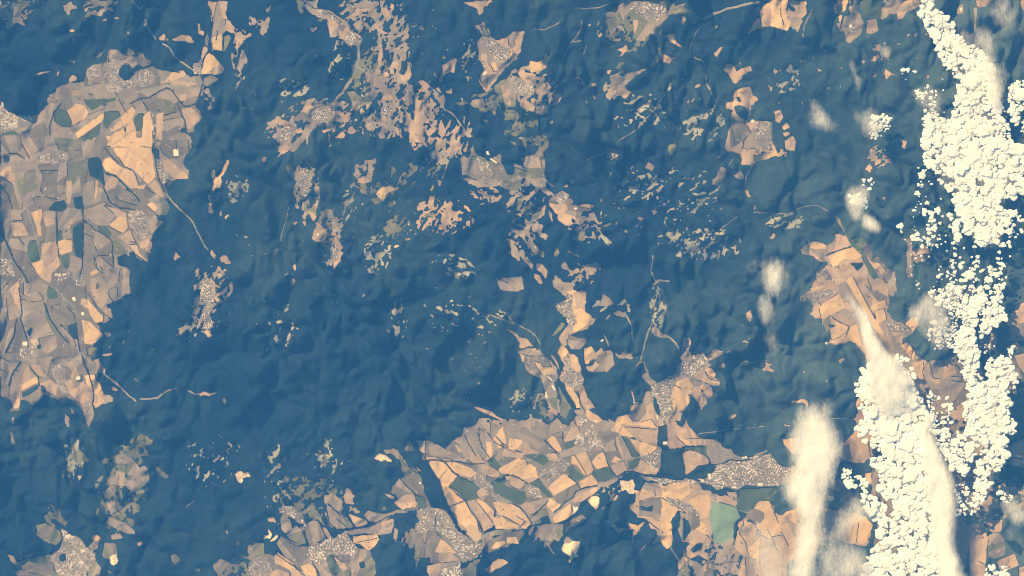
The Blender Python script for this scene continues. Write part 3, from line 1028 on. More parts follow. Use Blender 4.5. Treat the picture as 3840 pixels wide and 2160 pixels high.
u 54 116 60 112 72 108 80 106 90 100 96 108 100 116 96 126 90 124 78 122 72 126 66 134 58 130 54 124|large grey town on crossing lanes near the bottom edge
u 0 128 8 126 16 136 10 150 0 150|hazy grey suburb at the bottom edge west of the orange fields
h 1.4 20 122 30 130 42 138 54 150
h 1.4 56 130 62 140 66 150
#Q cluster of three cream petals of bare quarry rock west of the bottom town
w 11 98 16 104 14 108 7 107 9 104 12 104
w 15 109 21 103 22 106 18 110 13 111
G v 0 110 6 111 8 124 2 126 0 124
G p 11 88 17 85 20 92 13 91
G p 160 35 165 38 165 40 162 39
G v 151 18 150 12 154 8 157 14 157 17 158 19 150 18
G v 114 66 120 62
b 165 51.5 2 2 0|tiny white building among the grey parcels
G v 162 114 164 125 161 137 160 125
G v 68 24 70 20 72 30 70 36 66 33
G v 45 46 48 42 48 50 46 50
@2 3
#F chequered plain of orange peach and dark green fields round four grey villages|chequered plain
g 0 0 100 0 108 2 120 6 147 14 150 18 150 34 146 43 130 42 120 39 112 42 106 48 98 54 90 56 82 62 70 68 66 78 60 84 46 90 40 92 36 82 30 84 20 94 12 98 0 99
p 0 6 8 8 16 11 20 18 27 20 24 22 12 22 4 18 0 20
g 2 4 14 0 28 2 34 12 26 18 18 12
o 35 8 40 4 44 6 50 18 46 20 40 14
p 52 8 60 0 78 0 72 6 62 8 54 10
e 52 12 66 6 68 9 60 16 54 18
p 34 23 44 21 48 26 44 30 40 28
e 12 24 22 22 32 23 38 29 32 34 24 30
p -6 17 12 22 10 26 6 26 -8 24
y -9 37 6 26 12 28 16 32 10 40 4 44 -7 41
p 4 44 10 38 18 32 24 36 26 44 28 46 16 52 10 48
p 0 45 8 47 15 53 7 58 0 54
e 16 52 28 47 34 56 42 66 36 66 26 56
e -13 47 0 55 7 59 14 60 15 66 10 74 4 72 -12 61
o 36 56 52 42 56 44 60 48 65 51 42 64
e 56 36 60 34 66 40 74 44 70 48 64 50 58 44
o 60 26 66 22 74 20 78 28 82 38 76 44 72 42 66 34 60 32
o 80 30 88 22 92 20 95 26 97 34 88 38 84 36
o 68 50 80 43 84 48 86 52 76 56 70 58
e 80 40 96 35 104 44 98 48 88 50
p 60 70 68 62 78 58 86 55 86 59 80 64 70 70
g 42 66 60 54 66 56 62 66 50 72 44 70
o 34 72 38 67 50 74 42 81 36 76
o 41 86 50 78 58 72 62 82 54 88 43 92
p 8 74 14 70 22 74 24 80 18 83
v 20 84 34 76 38 84 28 86
o -12 70 1 73 8 76 16 86 12 90 8 94 -11 81
o -13 84 7 94 6 97 -13 97
o 8 96 16 86 20 90 14 98
p 100 34 115 29 117 36 116 40 108 44 104 42
g 92 16 102 6 106 18 112 28 104 24 98 30
o 100 30 104 24 110 28 106 32
p 104 5 110 2 122 26 112 28 106 14
e 110 3 118 8 124 18 130 25 123 28 118 18
p 118 6 146 15 144 18 138 22 130 26 124 16
p 108 0 146 0 146 14 126 8
p 122 39 130 28 138 34 146 37 146 42 132 42
e 117 30 130 26 124 36 118 38
u 24 38 34 38 44 30 50 28 58 32 56 38 50 42 46 46 40 52 34 50 28 44|grey village at the middle of the chequered plain
u 62 12 70 4 80 0 90 6 92 16 86 20 76 20 70 16|grey town on the road at the head of the chequered plain
u 15 56 20 54 30 62 30 68 20 66|white roofed farm village between two dark green fields
u 130 26 142 20 150 20 147 32 142 36 136 32|village beside the big dark rectangle on the plain
b 64 77 5 8 5|white striped greenhouses at the corner of the orange field
h 1.3 92 20 96 30 100 38 106 45
h 1.8 106 45 114 40 122 40 132 43 148 43 166 46 174 46
h 1.6 42 81 54 70 62 64 64 60 74 56 86 54
h 1.3 0 44 8 46 16 52
h 1.3 32 8 40 16 48 22
h 1.2 51 0 51 20
h 1.6 0 72 8 76 16 86 20 92
h 1 8 96 14 90 4 84
h 1.2 56 44 64 50 68 56
h 1 113 29 117 38
h 1.2 20 84 30 76 36 70
r 1 22 26 36 12
r 1 104 30 130 25 150 18
#F pale peach field and dark crop rectangles west of the big town|rectangle fields
p 157 0 176 0 186 5 196 8 195 13 180 14 158 16
k 147 0 156 0 156 14 147 13
k 151 18 170 16 174 40 172 46 152 44
p 171 21 180 18 190 22 198 27 198 32 190 34 178 42 175 44 174 34
e 170 16 197 14 198 26 186 20
b 154 11 4 3 0|grey farm block at the foot of the dark crop rectangle
#T big pale town with a dark river looping past its bright industrial blocks
u 195 8 206 6 212 14 222 17 224 22 232 24 240 27 250 24 257 22 262 24 270 34 285 34 290 45 278 50 275 54 257 55 248 56 234 54 226 58 216 56 206 58 200 54 190 52 194 44 202 40 206 34 200 30 196 20|big pale town with a dark river looping past bright industrial blocks
u 130 44 150 46 165 48 178 46 190 52 186 54 170 52 150 52 136 48|ribbon of houses along the valley west of the big pale town
k 190 36 204 34 203 40 196 46 192 50 184 44
h 1.8 174 46 182 40 188 34 200 33 212 32 220 28 232 29 240 28 248 24 257 19
b 190 49 6 3 -10|bright white works at the west end of the big pale town
b 199 45 3 6 15|tall white hall on the west side of the big pale town
b 234 25.5 5 2.5 0|oval white hall on the river at the big pale town
b 250 53 5 3 5|white industrial hall on the south side of the big pale town
b 224 56 4 2 0|long white hall south of the big pale town
R 1.6 243 26 250 22 257 19
#F deeply lobed peach farmland south of the town with dark wooded hollows|hollow farmland
p 124 58 130 60 134 50 150 52 153 54 160 52 178 50 184 54 190 54 192 60 200 60 208 66 208 74 202 72 200 68 200 90 194 94 200 96 201 106 199 118 196 128 190 130 178 132 172 130 175 120 172 118 180 112 170 110 166 104 168 90 172 86 162 88 160 100 162 112 158 117 154 116 150 110 142 114 144 106 146 100 140 96 136 86 128 98 120 114 122 98 114 98 108 103 104 98 100 94 102 90 106 96 118 97 116 90 126 94 138 87 128 86 122 80 118 73 124 70
t 128 70 140 66 150 66 152 80 146 90 140 86 128 84
f 128 74 136 76 142 74 141 80 136 79 130 77
o 152 58 153 54 160 52 178 50 180 58 178 64 170 70 160 64
o 178 70 188 64 198 64 200 70 198 85 190 88 184 78
o 150 76 158 74 162 84 160 94 162 108 158 116 152 104 150 92
p 124 62 150 56 152 64 140 66 126 70
t 168 80 176 82 178 90 174 110 168 104
f 164 84 168 78 170 86 166 96 172 112 176 120 172 128 166 118 162 100 160 90
f 172 86 178 90 180 100 172 110
t 176 76 188 84 190 94 182 100 178 92
p 144 110 150 96 152 106 148 112
p 190 116 199 108 199 116 192 122
p 195 88 201 90 201 108 196 104
f 180 118 186 112 192 112 190 118 182 122
f 180 128 188 124 194 128 186 132 178 132
f 194 118 199 118 198 122 194 122
u 154 64 166 68 178 74 188 80 190 86 182 80 170 78 158 74|curved grey village on the spine of the lobed peach farmland
#F rounded orange fields and a bright green meadow south of the big town|green meadow fields
p 207 64 222 64 222 68 228 70 228 75 220 76 208 72
p 216 60 226 60 227 66 218 64
t 200 62 207 62 207 70 201 68
g 222 66 229 66 228 70 222 69
m 201 70 212 72 226 76 230 86 224 92 223 105 214 112 204 112 201 100 199 86
e 229 58 257 56 268 57 264 66 257 68 244 74 238 82 230 80 226 76
g 238 82 246 76 254 71 265 74 257 85 250 95 240 88 230 90
r 1.2 228 79 238 82 246 75 254 70
r 1.2 257 68 262 64 272 56
#F peach farmland with two pale barns squares near the bottom cloud veil|barn fields
p 228 90 236 88 246 95 248 105 246 115 250 125 257 140 257 150 226 150 232 125 222 118 224 108 228 98
t 232 94 240 97 238 106 229 104
u 244 90 254 92 257 110 250 114 246 104|small grey village on the peach farmland near the veil
h 1.3 228 88 226 104 222 118 224 130
#F hazy mottled scrubland at the bottom edge south of the bright green meadow|hazy scrub
t% 204 112 222 112 230 122 228 150 204 150
p 190 136 200 130 204 138 192 142
v% 172 118 180 130 190 130 204 128 204 150 166 150 168 138
p 166 130 172 126 174 132 168 140
#Q gleaming white quarry by the river at the foot of the plain
w 108 48 122 48 124 54 123 62 118 62 114 58 110 58 109 54
#Q white hillside quarry on the forest edge south of the orange strip
w 76 68 84 63 88 70 86 75 84 77 78 72 76 70
#Q large cream quarry with a torn outline in the bottom forest
t 52 110 56 104 62 110 54 113
w 49 118 52 112 58 112 62 109 69 110 66 118 64 122 68 125 62 126 58 132 56 129 58 124 52 121
#F mauve grey ragged fields between the sand pit and the cream quarry|mauve fields
g 24 94 36 92 42 92 50 92 52 100 48 105 46 112 40 106 38 115 32 110 24 104 27 99
g 52 92 70 82 75 86 70 92 58 96 54 102
v 44 98 50 96 52 104 46 108
v 22 90 26 87 30 89 28 92 22 93
R 1 36 113 40 120 42 123
G p 96 58 99 62 102 66 108 60 103 69 98 68
G v 88 76 95 72 92 77
R 1 143 104 136 112 130 120
R 1.4 159 115 165 125 170 132
@3 3
#F peach field spread veiled by thin cloud at the bottom edge|veiled peach fields
p -2 70 2 70 6 80 12 84 20 80 30 75 55 75 80 80 100 85 105 95 100 115 82 114 60 100 50 110 45 125 20 130 18 150 -10 150 -6 110 0 95
t 55 80 75 78 78 90 70 98 58 110 54 95
o 84 110 88 95 96 88 104 100 98 114
g 55 50 80 46 82 58 90 68 78 76 60 76 57 62
e 57 55 72 62 74 75 58 76
b 64 67 5 5 10|white factory roof seen through the lower cloud veil
h 1 0 98 6 110 10 120
h 0.8 4 106 13 104 14 108
#F peach hook of fields beside the top of the lower cloud veil|hook peach fields
o 14 2 16 8 22 6 30 5 34 22 24 22 20 16 16 12
#F orange farmland lapped by the cumulus mass at the lower right|cumulus fields
o 75 11 86 2 92 0 94 4 86 8 90 20 105 25 96 32 88 31 82 30 74 24 70 18
p 86 8 94 4 106 10 115 18 105 25 94 32 86 28
g 72 14 82 12 85 28 75 29 72 22
g 76 32 84 32 86 42 80 38
o 98 42 110 40 112 50 106 55 100 50
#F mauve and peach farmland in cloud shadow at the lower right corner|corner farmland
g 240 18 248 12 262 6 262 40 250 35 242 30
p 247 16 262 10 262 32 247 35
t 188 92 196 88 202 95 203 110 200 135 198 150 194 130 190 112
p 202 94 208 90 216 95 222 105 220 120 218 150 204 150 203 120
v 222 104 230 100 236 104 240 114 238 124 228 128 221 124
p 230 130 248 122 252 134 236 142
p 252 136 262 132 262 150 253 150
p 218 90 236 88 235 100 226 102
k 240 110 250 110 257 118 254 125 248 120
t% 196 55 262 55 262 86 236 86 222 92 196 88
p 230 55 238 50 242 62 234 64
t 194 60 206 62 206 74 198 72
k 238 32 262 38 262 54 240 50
@3 2
#F hazy pink farmland glimpsed between the two cloud streets|glimpsed farmland
t 184 118 200 95 206 112 216 118 224 150 228 182 222 200 208 196 196 186 186 150
p 190 120 204 110 212 124 204 140 192 140
p 204 146 218 146 222 180 210 188
@3 3
#F tan farmland showing through the gaps of the bottom cumulus mass|gap farmland
t 106 28 130 10 150 -10 186 -6 214 -2 216 40 204 58 216 70 192 90 190 120 196 150 100 150 104 120 110 92 104 60
p 120 40 150 30 160 60 130 70
p 140 90 176 80 182 120 150 130
'''
SPECK_REGIONS = '''
@0 0
x 10 60 20 60 18 1.2 0
x 8 120 35 60 10 1.2 0
x 12 245 95 12 40 1.2 60
@1 0
x 45 120 70 50 60 1.6 60
x 25 145 20 40 20 1.5 40
x 30 190 90 50 45 1.3 -40
x 12 60 75 40 20 1 -40
x 10 15 95 18 30 1.2 -40
x 18 230 110 25 15 1.4 20
@2 0
x 30 130 100 60 40 1.2 30
x 34 180 122 40 25 1.3 60
x 15 80 60 60 50 1 40
x 12 210 70 35 50 1 40
x 20 20 125 20 20 1.4 30
@3 0
x 28 40 80 40 35 1.2 60
x 12 130 60 20 30 1.2 30
@0 1
x 12 230 110 25 30 1.2 40
x 22 238 45 12 14 1.8 -25
@1 1
x 40 130 70 90 50 1.2 60
x 30 60 100 60 40 1 60
x 25 175 80 40 15 1.6 70
x 34 120 110 16 22 1.5 40
x 20 205 120 30 25 1.2 50
@2 1
x 75 190 100 45 18 1.6 60
x 45 140 60 60 40 1.3 40
x 25 110 70 25 20 1.3 40
x 20 220 60 30 40 1.1 40
@3 1
x 34 20 78 24 8 1.5 30
x 20 60 30 50 30 1 40
x 18 115 15 12 12 1.5 40
x 12 140 90 8 10 1.3 40
@0 2
x 40 212 22 22 24 1.3 60
x 14 190 40 15 15 1.3 40
x 12 150 30 60 40 1 50
x 10 145 100 30 10 1.2 20
@1 2
x 60 200 40 50 45 1 -35
x 22 25 35 25 35 1.2 60
x 20 140 30 12 25 1 80
x 20 215 85 20 30 1 60
x 15 170 80 25 30 1 60
x 15 120 10 12 10 1.3 40
x 10 78 12 6 8 1 0
@2 2
x 15 110 105 25 15 0.9 30
x 24 145 22 8 22 1.3 60
x 12 240 40 15 30 1 60
@3 2
x 14 30 110 40 30 1 30
@0 3
x 30 215 25 40 25 1.1 40
x 12 170 60 60 40 1 40
x 18 72 30 15 24 1.3 60
@1 3
x 34 55 30 35 25 1.1 80
x 20 90 40 25 15 1 30
x 10 10 60 15 40 1 60
@2 3
x 15 100 110 60 30 1 30
x 8 30 125 20 10 1 30
@0 0
n 241 52 9 26 .5 80 t
n 103 7 20 9 .5 20 t
n 16 12 18 16 .3 30 p
n 60 112 1 1 0 0 t
@1 0
n 122 25 34 26 0.49 60 t
n 104 9 22 12 0.67 30 t
n 130 100 28 40 0.57 70 t
n 163 118 22 34 0.49 70 p
n 112 72 22 22 0.57 50 v
n 66 112 34 14 0.57 30 t
n 28 132 20 18 0.57 40 t
n 84 125 20 14 0.47 40 p
n 238 100 22 16 0.47 30 v
n 203 138 18 22 0.49 70 t
n 36 88 18 10 0.52 40 s
n 140 60 16 24 0.47 70 t
n 240 60 14 18 0.37 50 t
@2 0
n 18 88 30 22 0.57 40 t
n 118 30 34 22 0.47 50 v
n 12 132 20 16 0.52 40 v
n 106 88 14 16 0.57 60 t
n 190 125 26 18 0.37 50 s
n 130 112 30 18 0.29 30 s
@3 0
n 20 78 18 18 .3 60 s
n 112 58 14 16 .35 50 t
@1 1
n 50 46 14 30 0.57 70 t
n 74 80 14 16 0.57 40 t
n 77 106 11 20 0.62 60 p
n 110 32 14 18 0.42 60 t
n 130 50 16 14 0.52 30 v
n 186 72 30 20 0.49 60 p
n 182 6 16 16 0.52 60 t
n 140 80 14 16 0.47 50 v
n 122 112 14 22 0.47 40 s
n 232 50 18 12 0.47 -20 t
n 205 124 18 16 0.37 -30 s
@2 1
n 14 62 20 26 0.52 50 t
n 76 86 20 14 0.47 30 t
n 10 100 16 20 0.47 -50 t
n 188 100 40 16 0.41 40 s
n 128 42 26 16 0.37 40 s
n 72 128 18 14 0.47 30 t
n 60 72 14 10 0.37 40 p
n 165 50 50 30 0.19 30 s
@3 1
n 18 78 24 9 .4 20 s
n 114 14 14 14 .35 50 t
@0 1
n 214 142 22 20 .45 60 t
n 238 46 13 14 .45 -25 s
n 140 80 14 18 .3 -50 v
@0 2
n 206 22 14 24 .5 70 t
n 192 40 16 10 .35 40 s
@1 2
n 142 32 10 24 .35 75 s
n 28 38 16 24 .22 60 s
n 215 30 40 22 .16 -30 s
@2 2
n 147 20 9 26 .45 75 s
n 34 118 18 18 .45 75 t
n 100 20 20 12 .3 30 s
n 12 118 20 20 .2 30 s
@3 2
n 46 10 14 12 .4 40 t
@0 3
n 122 58 26 48 .5 60 v
n 76 28 14 26 .4 70 s
n 52 84 14 14 .35 -50 v
n 30 132 24 14 .4 10 v
n 250 135 24 14 .5 20 v
n 215 30 30 30 .16 50 s
@1 3
n 56 66 32 24 .42 50 v
n 42 88 26 16 .4 40 g
n 20 40 14 34 .25 70 s
n 70 26 12 22 .35 75 s
n 160 110 14 20 .35 70 g
n 215 132 18 14 .3 30 v
@2 3
n 96 54 18 14 .3 30 s
n 32 104 16 14 .4 60 g
n 212 124 20 22 .5 40 t
@0 1
R 1.3 166 50 171 56 179 64 185 70 190 74 194 80 199 90 204 100 208 106
@1 2
R 1.1 222 24 232 26 242 29 252 33 262 37
@2 2
R 0.8 186 147 210 143 240 141 258 139
R 0.8 147 -2 143 20 139 42
@2 1
R 0.9 82 80 92 92 100 100
R 0.8 146 140 140 128 142 112
@1 1
R 0.9 94 40 104 44 112 50
R 0.8 18 112 24 96 28 80 33 62
@1 0
n 180 100 12 30 .4 -55 t
n 215 60 10 22 .3 60 s
n 84 60 14 20 .25 60 s
n 140 128 40 12 .4 70 t
@1 1
n 160 30 34 14 .3 60 v
n 96 60 14 24 .25 60 s
'''
CLOUDS = '''
@3 0
c 1 15 154 -4 166 -4 165 8 172 10 185 20 188 30 194 38 203 45 212 48 220 60 226 70 229 85 231 100 235 112 238 125 238 146 155 146 154 124 162 116 174 116 182 122 187 118 188 100 190 84 188 76 180 72 176 62 172 52 168 40 160 28 152 16 149 11 155 10|0
c .55 11 148 88 160 84 172 90 174 105 170 110 180 112 170 120 165 132 157 130 153 118 149 100|1
c .5 10 135 70 150 68 148 80 134 82|1
c .9 13 243 85 262 78 262 132 248 126 242 108|2
c .5 10 236 108 246 126 262 132 262 146 238 146|2
c .35 11 170 76 190 70 192 88 184 95 176 92|1
c .85 11 106 116 122 117 123 127 117 137 104 140 101 128|3
v .7 4 204 36 218 30 228 34 226 52 236 70 234 96 228 84 216 70 212 50|wispy cream veil trailing off the upper cloud band
v .8 3 212 60 224 62 232 84 236 112 230 116 222 96|smooth white streak along the upper cloud band
v .45 4 222 12 234 -4 250 -4 250 10 246 32 238 34 230 24|thin grey veil over fields behind the upper cloud band
v .55 3 46 104 54 102 58 114 66 120 73 128 75 136 67 132 58 131 49 133 46 120|cream hooked wisp in the dark forest west of the puff patch
v .5 1.6 81 58 85 62 88 76 94 80 94 89 88 88 84 76 80 66|thin comma shaped wisp north of the hooked wisp
v .55 2 113 44 122 46 121 60 115 64 112 56|small upright wisp above a pink glade
v .5 3 83 106 100 110 108 108 112 115 110 128 106 138 96 134 88 118|grey veil feeding the puff patch
v .4 3 146 92 160 86 172 96 174 110 164 124 152 112|broken grey veil on the forest side of the upper band
v .45 3 188 30 204 34 210 44 216 60 206 58 196 44|soft grey fringe below the upper band
@3 1
c 1 18 156 -2 250 -2 259 5 259 44 248 56 240 52 232 60 246 70 244 80 236 92 230 104 222 106 214 104 208 96 200 92 194 80 190 60 185 50 174 42 164 26 157 15|4
c .5 14 150 18 160 20 175 48 187 62 188 90 178 104 165 108 142 98 148 78 142 66 150 50|5
c .5 14 188 70 200 96 222 110 238 96 250 60 259 66 259 84 246 110 238 146 186 146 184 110|5
c .3 9 132 80 150 78 148 110 186 104 186 146 150 146 142 120 134 100|6
c .7 11 96 30 110 32 104 44 100 50 95 42|7
c .75 13 80 52 92 48 102 52 100 66 92 74 98 66 84 62|7
v .9 2.5 95 74 104 70 111 76 113 86 109 92 102 88 95 80|bright round curled cloud in the forest beside the cumulus
v .55 2.5 79 52 88 44 98 42 103 52 100 66 96 76 86 74 80 64|thin broken cloud trailing from the curled cloud
v .92 4 -2 116 6 114 14 124 15 140 8 152 0 146 -4 130|bright elongated cirrus smudge over the middle forest
v .4 4 -20 118 -10 112 0 116 -2 132 -6 146 -4 160 -14 152 -18 136|pale fringe on the west of the cirrus smudge
@3 2
v .6 3 -9 10 -2 2 4 8 6 24 2 40 -6 34|lower cirrus smudge south of the bright one
v .35 3 -4 46 6 44 10 60 4 72 -2 64|faint cirrus rag below the two smudges
v .4 3 26 42 36 40 38 48 30 50|tiny grey rag of cloud in the forest
v .55 3 140 24 152 14 166 4 176 20 180 40 170 44 160 34 152 36|grey smoke like veil west of the fine puffs
v .4 3 148 30 166 34 178 52 184 68 168 62 154 46|dim haze tail over a dark hollow
v .95 2 60 -30 66 -24 74 -4 82 8 95 20 104 28 107 42 112 54 120 62 128 72 140 84 144 92 136 90 128 98 120 92 112 96 104 88 98 80 96 64 92 46 88 28 80 10 70 -6|dense white smoke like plume widening down over the orange farmland
v .85 7 104 70 118 66 134 82 146 104 142 124 128 116 116 128 104 112 98 92|smoky white fan where the plume spreads over the cumulus heads
v .9 2 88 20 98 26 104 44 112 58 122 70 130 82 106 84 100 66 95 46|bright core of the white plume
c .75 9 160 2 190 -2 213 -2 222 40 210 56 213 82 200 75 186 62 165 62 152 46 164 40 172 20|8
c .8 14 190 14 214 -2 238 -2 240 25 234 40 216 46 200 34|9
c .92 14 190 40 210 52 212 84 222 100 238 94 242 120 250 146 196 146 206 130 202 104 195 84 188 62|10
c .85 13 220 72 240 70 252 90 244 108 240 146 216 146 214 108|10
c .99 20 98 80 128 70 145 92 152 105 165 130 172 148 92 148 98 130 114 116 100 110 91 106 90 98|11
c .8 12 88 96 100 92 104 112 96 114 90 108|11
c .7 13 92 116 118 112 124 130 120 148 90 148 88 138|11
c .85 12 126 66 142 70 150 92 140 96 130 84|12
c .6 11 155 104 176 106 186 118 190 148 172 148 162 120|12
c .95 13 195 114 203 114 210 148 200 148|13
c .35 9 210 60 232 50 250 60 244 72 220 74|9
v .95 4 34 124 48 126 62 134 66 150 62 162 68 176 58 196 48 200 34 190 26 160 28 140|billowing cream plume over the hook shaped fields
v .6 4 24 122 34 116 44 118 52 120 61 111 64 124 56 134 40 132 28 134|ragged top of the cream billowing plume
@3 3
v .85 4 28 10 60 4 70 16 70 28 62 44 58 60 56 84 54 104 46 124 50 148 24 150 22 130 28 108 34 84 24 72 16 62 22 48 30 34|long veil sinking south from the billowing plume
v .6 4 78 70 98 72 102 88 84 98 74 110 60 120 48 126 54 110 66 98|slanting veil between the two peach fields
v .45 4 -14 94 2 98 14 112 22 130 24 150 -14 150|thin haze over the peach fields at the bottom
v .55 4 50 118 78 112 100 122 104 148 56 150|grey haze over the dark hollow at the bottom edge
v .96 3 158 -20 166 4 174 26 186 50 187 80 186 110 194 134 200 150 172 150 168 110 164 70 158 34|smooth bright streak down the lower cumulus mass
c 1 19 98 -2 160 -2 168 15 176 35 180 60 180 85 182 110 186 148 98 148 100 128 107 110 110 92 106 86 116 82 130 80 126 70 116 62 108 56 114 40 120 30 114 12|14
c .95 18 88 42 98 44 101 58 108 66 116 76 116 84 104 84 95 76 94 60|14
c .8 14 94 0 108 -2 116 14 112 20 104 12 96 10|14
c .85 12 100 28 122 20 124 44 114 48 108 36|14
c .95 13 166 -2 184 -2 198 28 203 36 198 48 192 40 184 40 176 24|15
c .96 14 186 -2 201 -2 206 26 204 34 196 22|15
c .97 15 203 -2 237 -2 240 30 232 40 222 30 224 54 214 72 206 62 212 40 206 16|16
c .55 11 188 50 206 56 218 72 206 84 188 84|16
c .9 11 76 36 90 40 88 56 82 60 76 46|17
c .55 12 232 58 246 64 244 74 232 70|18
c .8 13 218 136 242 136 242 150 218 150|18
v .6 3 232 72 246 66 262 76 262 90 248 92 238 84|cream wisp cloud over the lower corner farmland
v .5 3 236 92 252 96 248 110 238 104|small torn wisp by the lower corner farmland
'''
# ---------------------------------------------------------------- noise
def _hash(ix, iy, seed):
    n = (ix.astype(np.int64) * 374761393 + iy.astype(np.int64) * 668265263 + seed * 974711) & 0x7fffffff
    n = ((n ^ (n >> 13)) * 1274126177) & 0x7fffffff
    n = n ^ (n >> 16)
    return (n & 0xffff) / 65535.0

def vnoise(x, y, seed):
    ix = np.floor(x); iy = np.floor(y)
    fx = x - ix; fy = y - iy
    fx = fx * fx * (3 - 2 * fx); fy = fy * fy * (3 - 2 * fy)
    a = _hash(ix, iy, seed); b = _hash(ix + 1, iy, seed)
    c = _hash(ix, iy + 1, seed); d = _hash(ix + 1, iy + 1, seed)
    return (a * (1 - fx) + b * fx) * (1 - fy) + (c * (1 - fx) + d * fx) * fy

def fbm(x, y, seed, octs=3):
    s = 0.0; a = 1.0; t = 0.0
    for o in range(octs):
        s = s + a * (vnoise(x, y, seed + o * 17) * 2 - 1); t += a
        a *= 0.5; x = x * 2.03 + 11.3; y = y * 2.03 + 5.7
    return s / t

def blur(a, r, n=3):
    a = a.astype(np.float32)
    for _ in range(n):
        for ax in (0, 1):
            p = np.pad(a, [(r + 1, r) if k == ax else (0, 0) for k in (0, 1)], mode='edge')
            cs = np.cumsum(p, axis=ax, dtype=np.float64)
            if ax == 0:
                a = ((cs[2 * r + 1:] - cs[:-2 * r - 1]) / (2 * r + 1)).astype(np.float32)
            else:
                a = ((cs[:, 2 * r + 1:] - cs[:, :-2 * r - 1]) / (2 * r + 1)).astype(np.float32)
    return a

# ---------------------------------------------------------------- materials
def _nt(name):
    m = bpy.data.materials.new(name)
    m.use_nodes = True
    t = m.node_tree
    b = t.nodes['Principled BSDF']
    b.inputs['Roughness'].default_value = 0.95
    b.inputs['Specular IOR Level'].default_value = 0.05
    return m, t, b

def _noise(t, vec, scale, detail=3, rough=0.55):
    n = t.nodes.new('ShaderNodeTexNoise')
    n.inputs['Scale'].default_value = scale
    n.inputs['Detail'].default_value = detail
    n.inputs['Roughness'].default_value = rough
    t.links.new(vec, n.inputs['Vector'])
    return n.outputs['Fac']

def _math(t, op, a, b, clamp=False):
    m = t.nodes.new('ShaderNodeMath'); m.operation = op; m.use_clamp = clamp
    for k, v in ((0, a), (1, b)):
        if isinstance(v, (int, float)): m.inputs[k].default_value = v
        else: t.links.new(v, m.inputs[k])
    return m.outputs[0]

def _ramp(t, fac, stops):
    r = t.nodes.new('ShaderNodeValToRGB')
    while len(r.color_ramp.elements) < len(stops): r.color_ramp.elements.new(0.5)
    for e, (p, c) in zip(r.color_ramp.elements, stops):
        e.position = p; e.color = (*c, 1)
    t.links.new(fac, r.inputs[0])
    return r.outputs[0]

def _scale(t, col, fac):
    h = t.nodes.new('ShaderNodeVectorMath'); h.operation = 'SCALE'
    t.links.new(col, h.inputs[0]); t.links.new(fac, h.inputs['Scale'])
    return h.outputs[0]

def ground_mat(name, lo, hi, var=0.10, rnd=0.16, mottle=0.45, fine=2.2):
    """soil or crop: two tones mixed by a broad and a fine world-space grain, each field a little different"""
    m, t, b = _nt(name)
    g = t.nodes.new('ShaderNodeNewGeometry').outputs['Position']
    oi = t.nodes.new('ShaderNodeObjectInfo').outputs['Random']
    broad = _noise(t, g, 0.11, 3)
    grain = _noise(t, g, fine, 4, 0.7)
    rot = t.nodes.new('ShaderNodeVectorRotate'); rot.rotation_type = 'Z_AXIS'
    t.links.new(g, rot.inputs['Vector']); t.links.new(_math(t, 'MULTIPLY', oi, 6.283), rot.inputs['Angle'])
    st = t.nodes.new('ShaderNodeMapping'); st.inputs['Scale'].default_value = (0.10, 1.6, 1.0)
    t.links.new(rot.outputs[0], st.inputs['Vector'])
    rows = _noise(t, st.outputs[0], 1.0, 3, 0.6)          # worked strips, each field its own way
    broad = _math(t, 'ADD', _math(t, 'MULTIPLY', broad, 0.55), _math(t, 'MULTIPLY', rows, 0.45))
    f = _math(t, 'ADD', _math(t, 'MULTIPLY', broad, 1.0 - mottle), _math(t, 'MULTIPLY', grain, mottle))
    col = _ramp(t, f, [(0.32, lo), (0.68, hi)])
    k = _math(t, 'ADD', _math(t, 'MULTIPLY', oi, 2 * rnd), 1.0 - rnd)
    k2 = _math(t, 'ADD', _math(t, 'MULTIPLY', grain, 2 * var), 1.0 - var)
    t.links.new(_scale(t, col, _math(t, 'MULTIPLY', k, k2)), b.inputs['Base Color'])
    return m

def flat_mat(name, col, rough=0.8):
    m, t, b = _nt(name)
    g = t.nodes.new('ShaderNodeNewGeometry').outputs['Position']
    f = _noise(t, g, 3.0, 2)
    t.links.new(_ramp(t, f, [(0.3, tuple(c * 0.85 for c in col)), (0.7, tuple(min(1, c * 1.12) for c in col))]), b.inputs['Base Color'])
    b.inputs['Roughness'].default_value = rough
    return m

def forest_mat():
    m, t, b = _nt('forest_canopy')
    g = t.nodes.new('ShaderNodeNewGeometry').outputs['Position']
    f1 = _math(t, 'ADD', _math(t, 'MULTIPLY', _noise(t, g, 0.013, 6, 0.6), 1.7), -0.35)   # stands of different trees
    sep = t.nodes.new('ShaderNodeSeparateXYZ'); t.links.new(g, sep.inputs[0])
    east = _math(t, 'MULTIPLY', _math(t, 'ADD', _math(t, 'MULTIPLY', sep.outputs[0], 0.0055), -0.22, True), 0.34)   # hazy brightening painted into the canopy colour, stronger eastwards
    f2 = _noise(t, g, 0.5, 4, 0.65)
    f3 = _noise(t, g, 3.5, 3, 0.7)            # crowns
    f = _math(t, 'ADD', _math(t, 'MULTIPLY', f1, 0.50), _math(t, 'ADD', _math(t, 'MULTIPLY', f2, 0.28), _math(t, 'MULTIPLY', f3, 0.22)))
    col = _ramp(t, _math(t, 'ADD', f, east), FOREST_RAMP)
    t.links.new(col, b.inputs['Base Color'])
    bump = t.nodes.new('ShaderNodeBump')
    bump.inputs['Strength'].default_value = 0.35
    bump.inputs['Distance'].default_value = 0.25
    t.links.new(f3, bump.inputs['Height'])
    t.links.new(bump.outputs[0], b.inputs['Normal'])
    return m

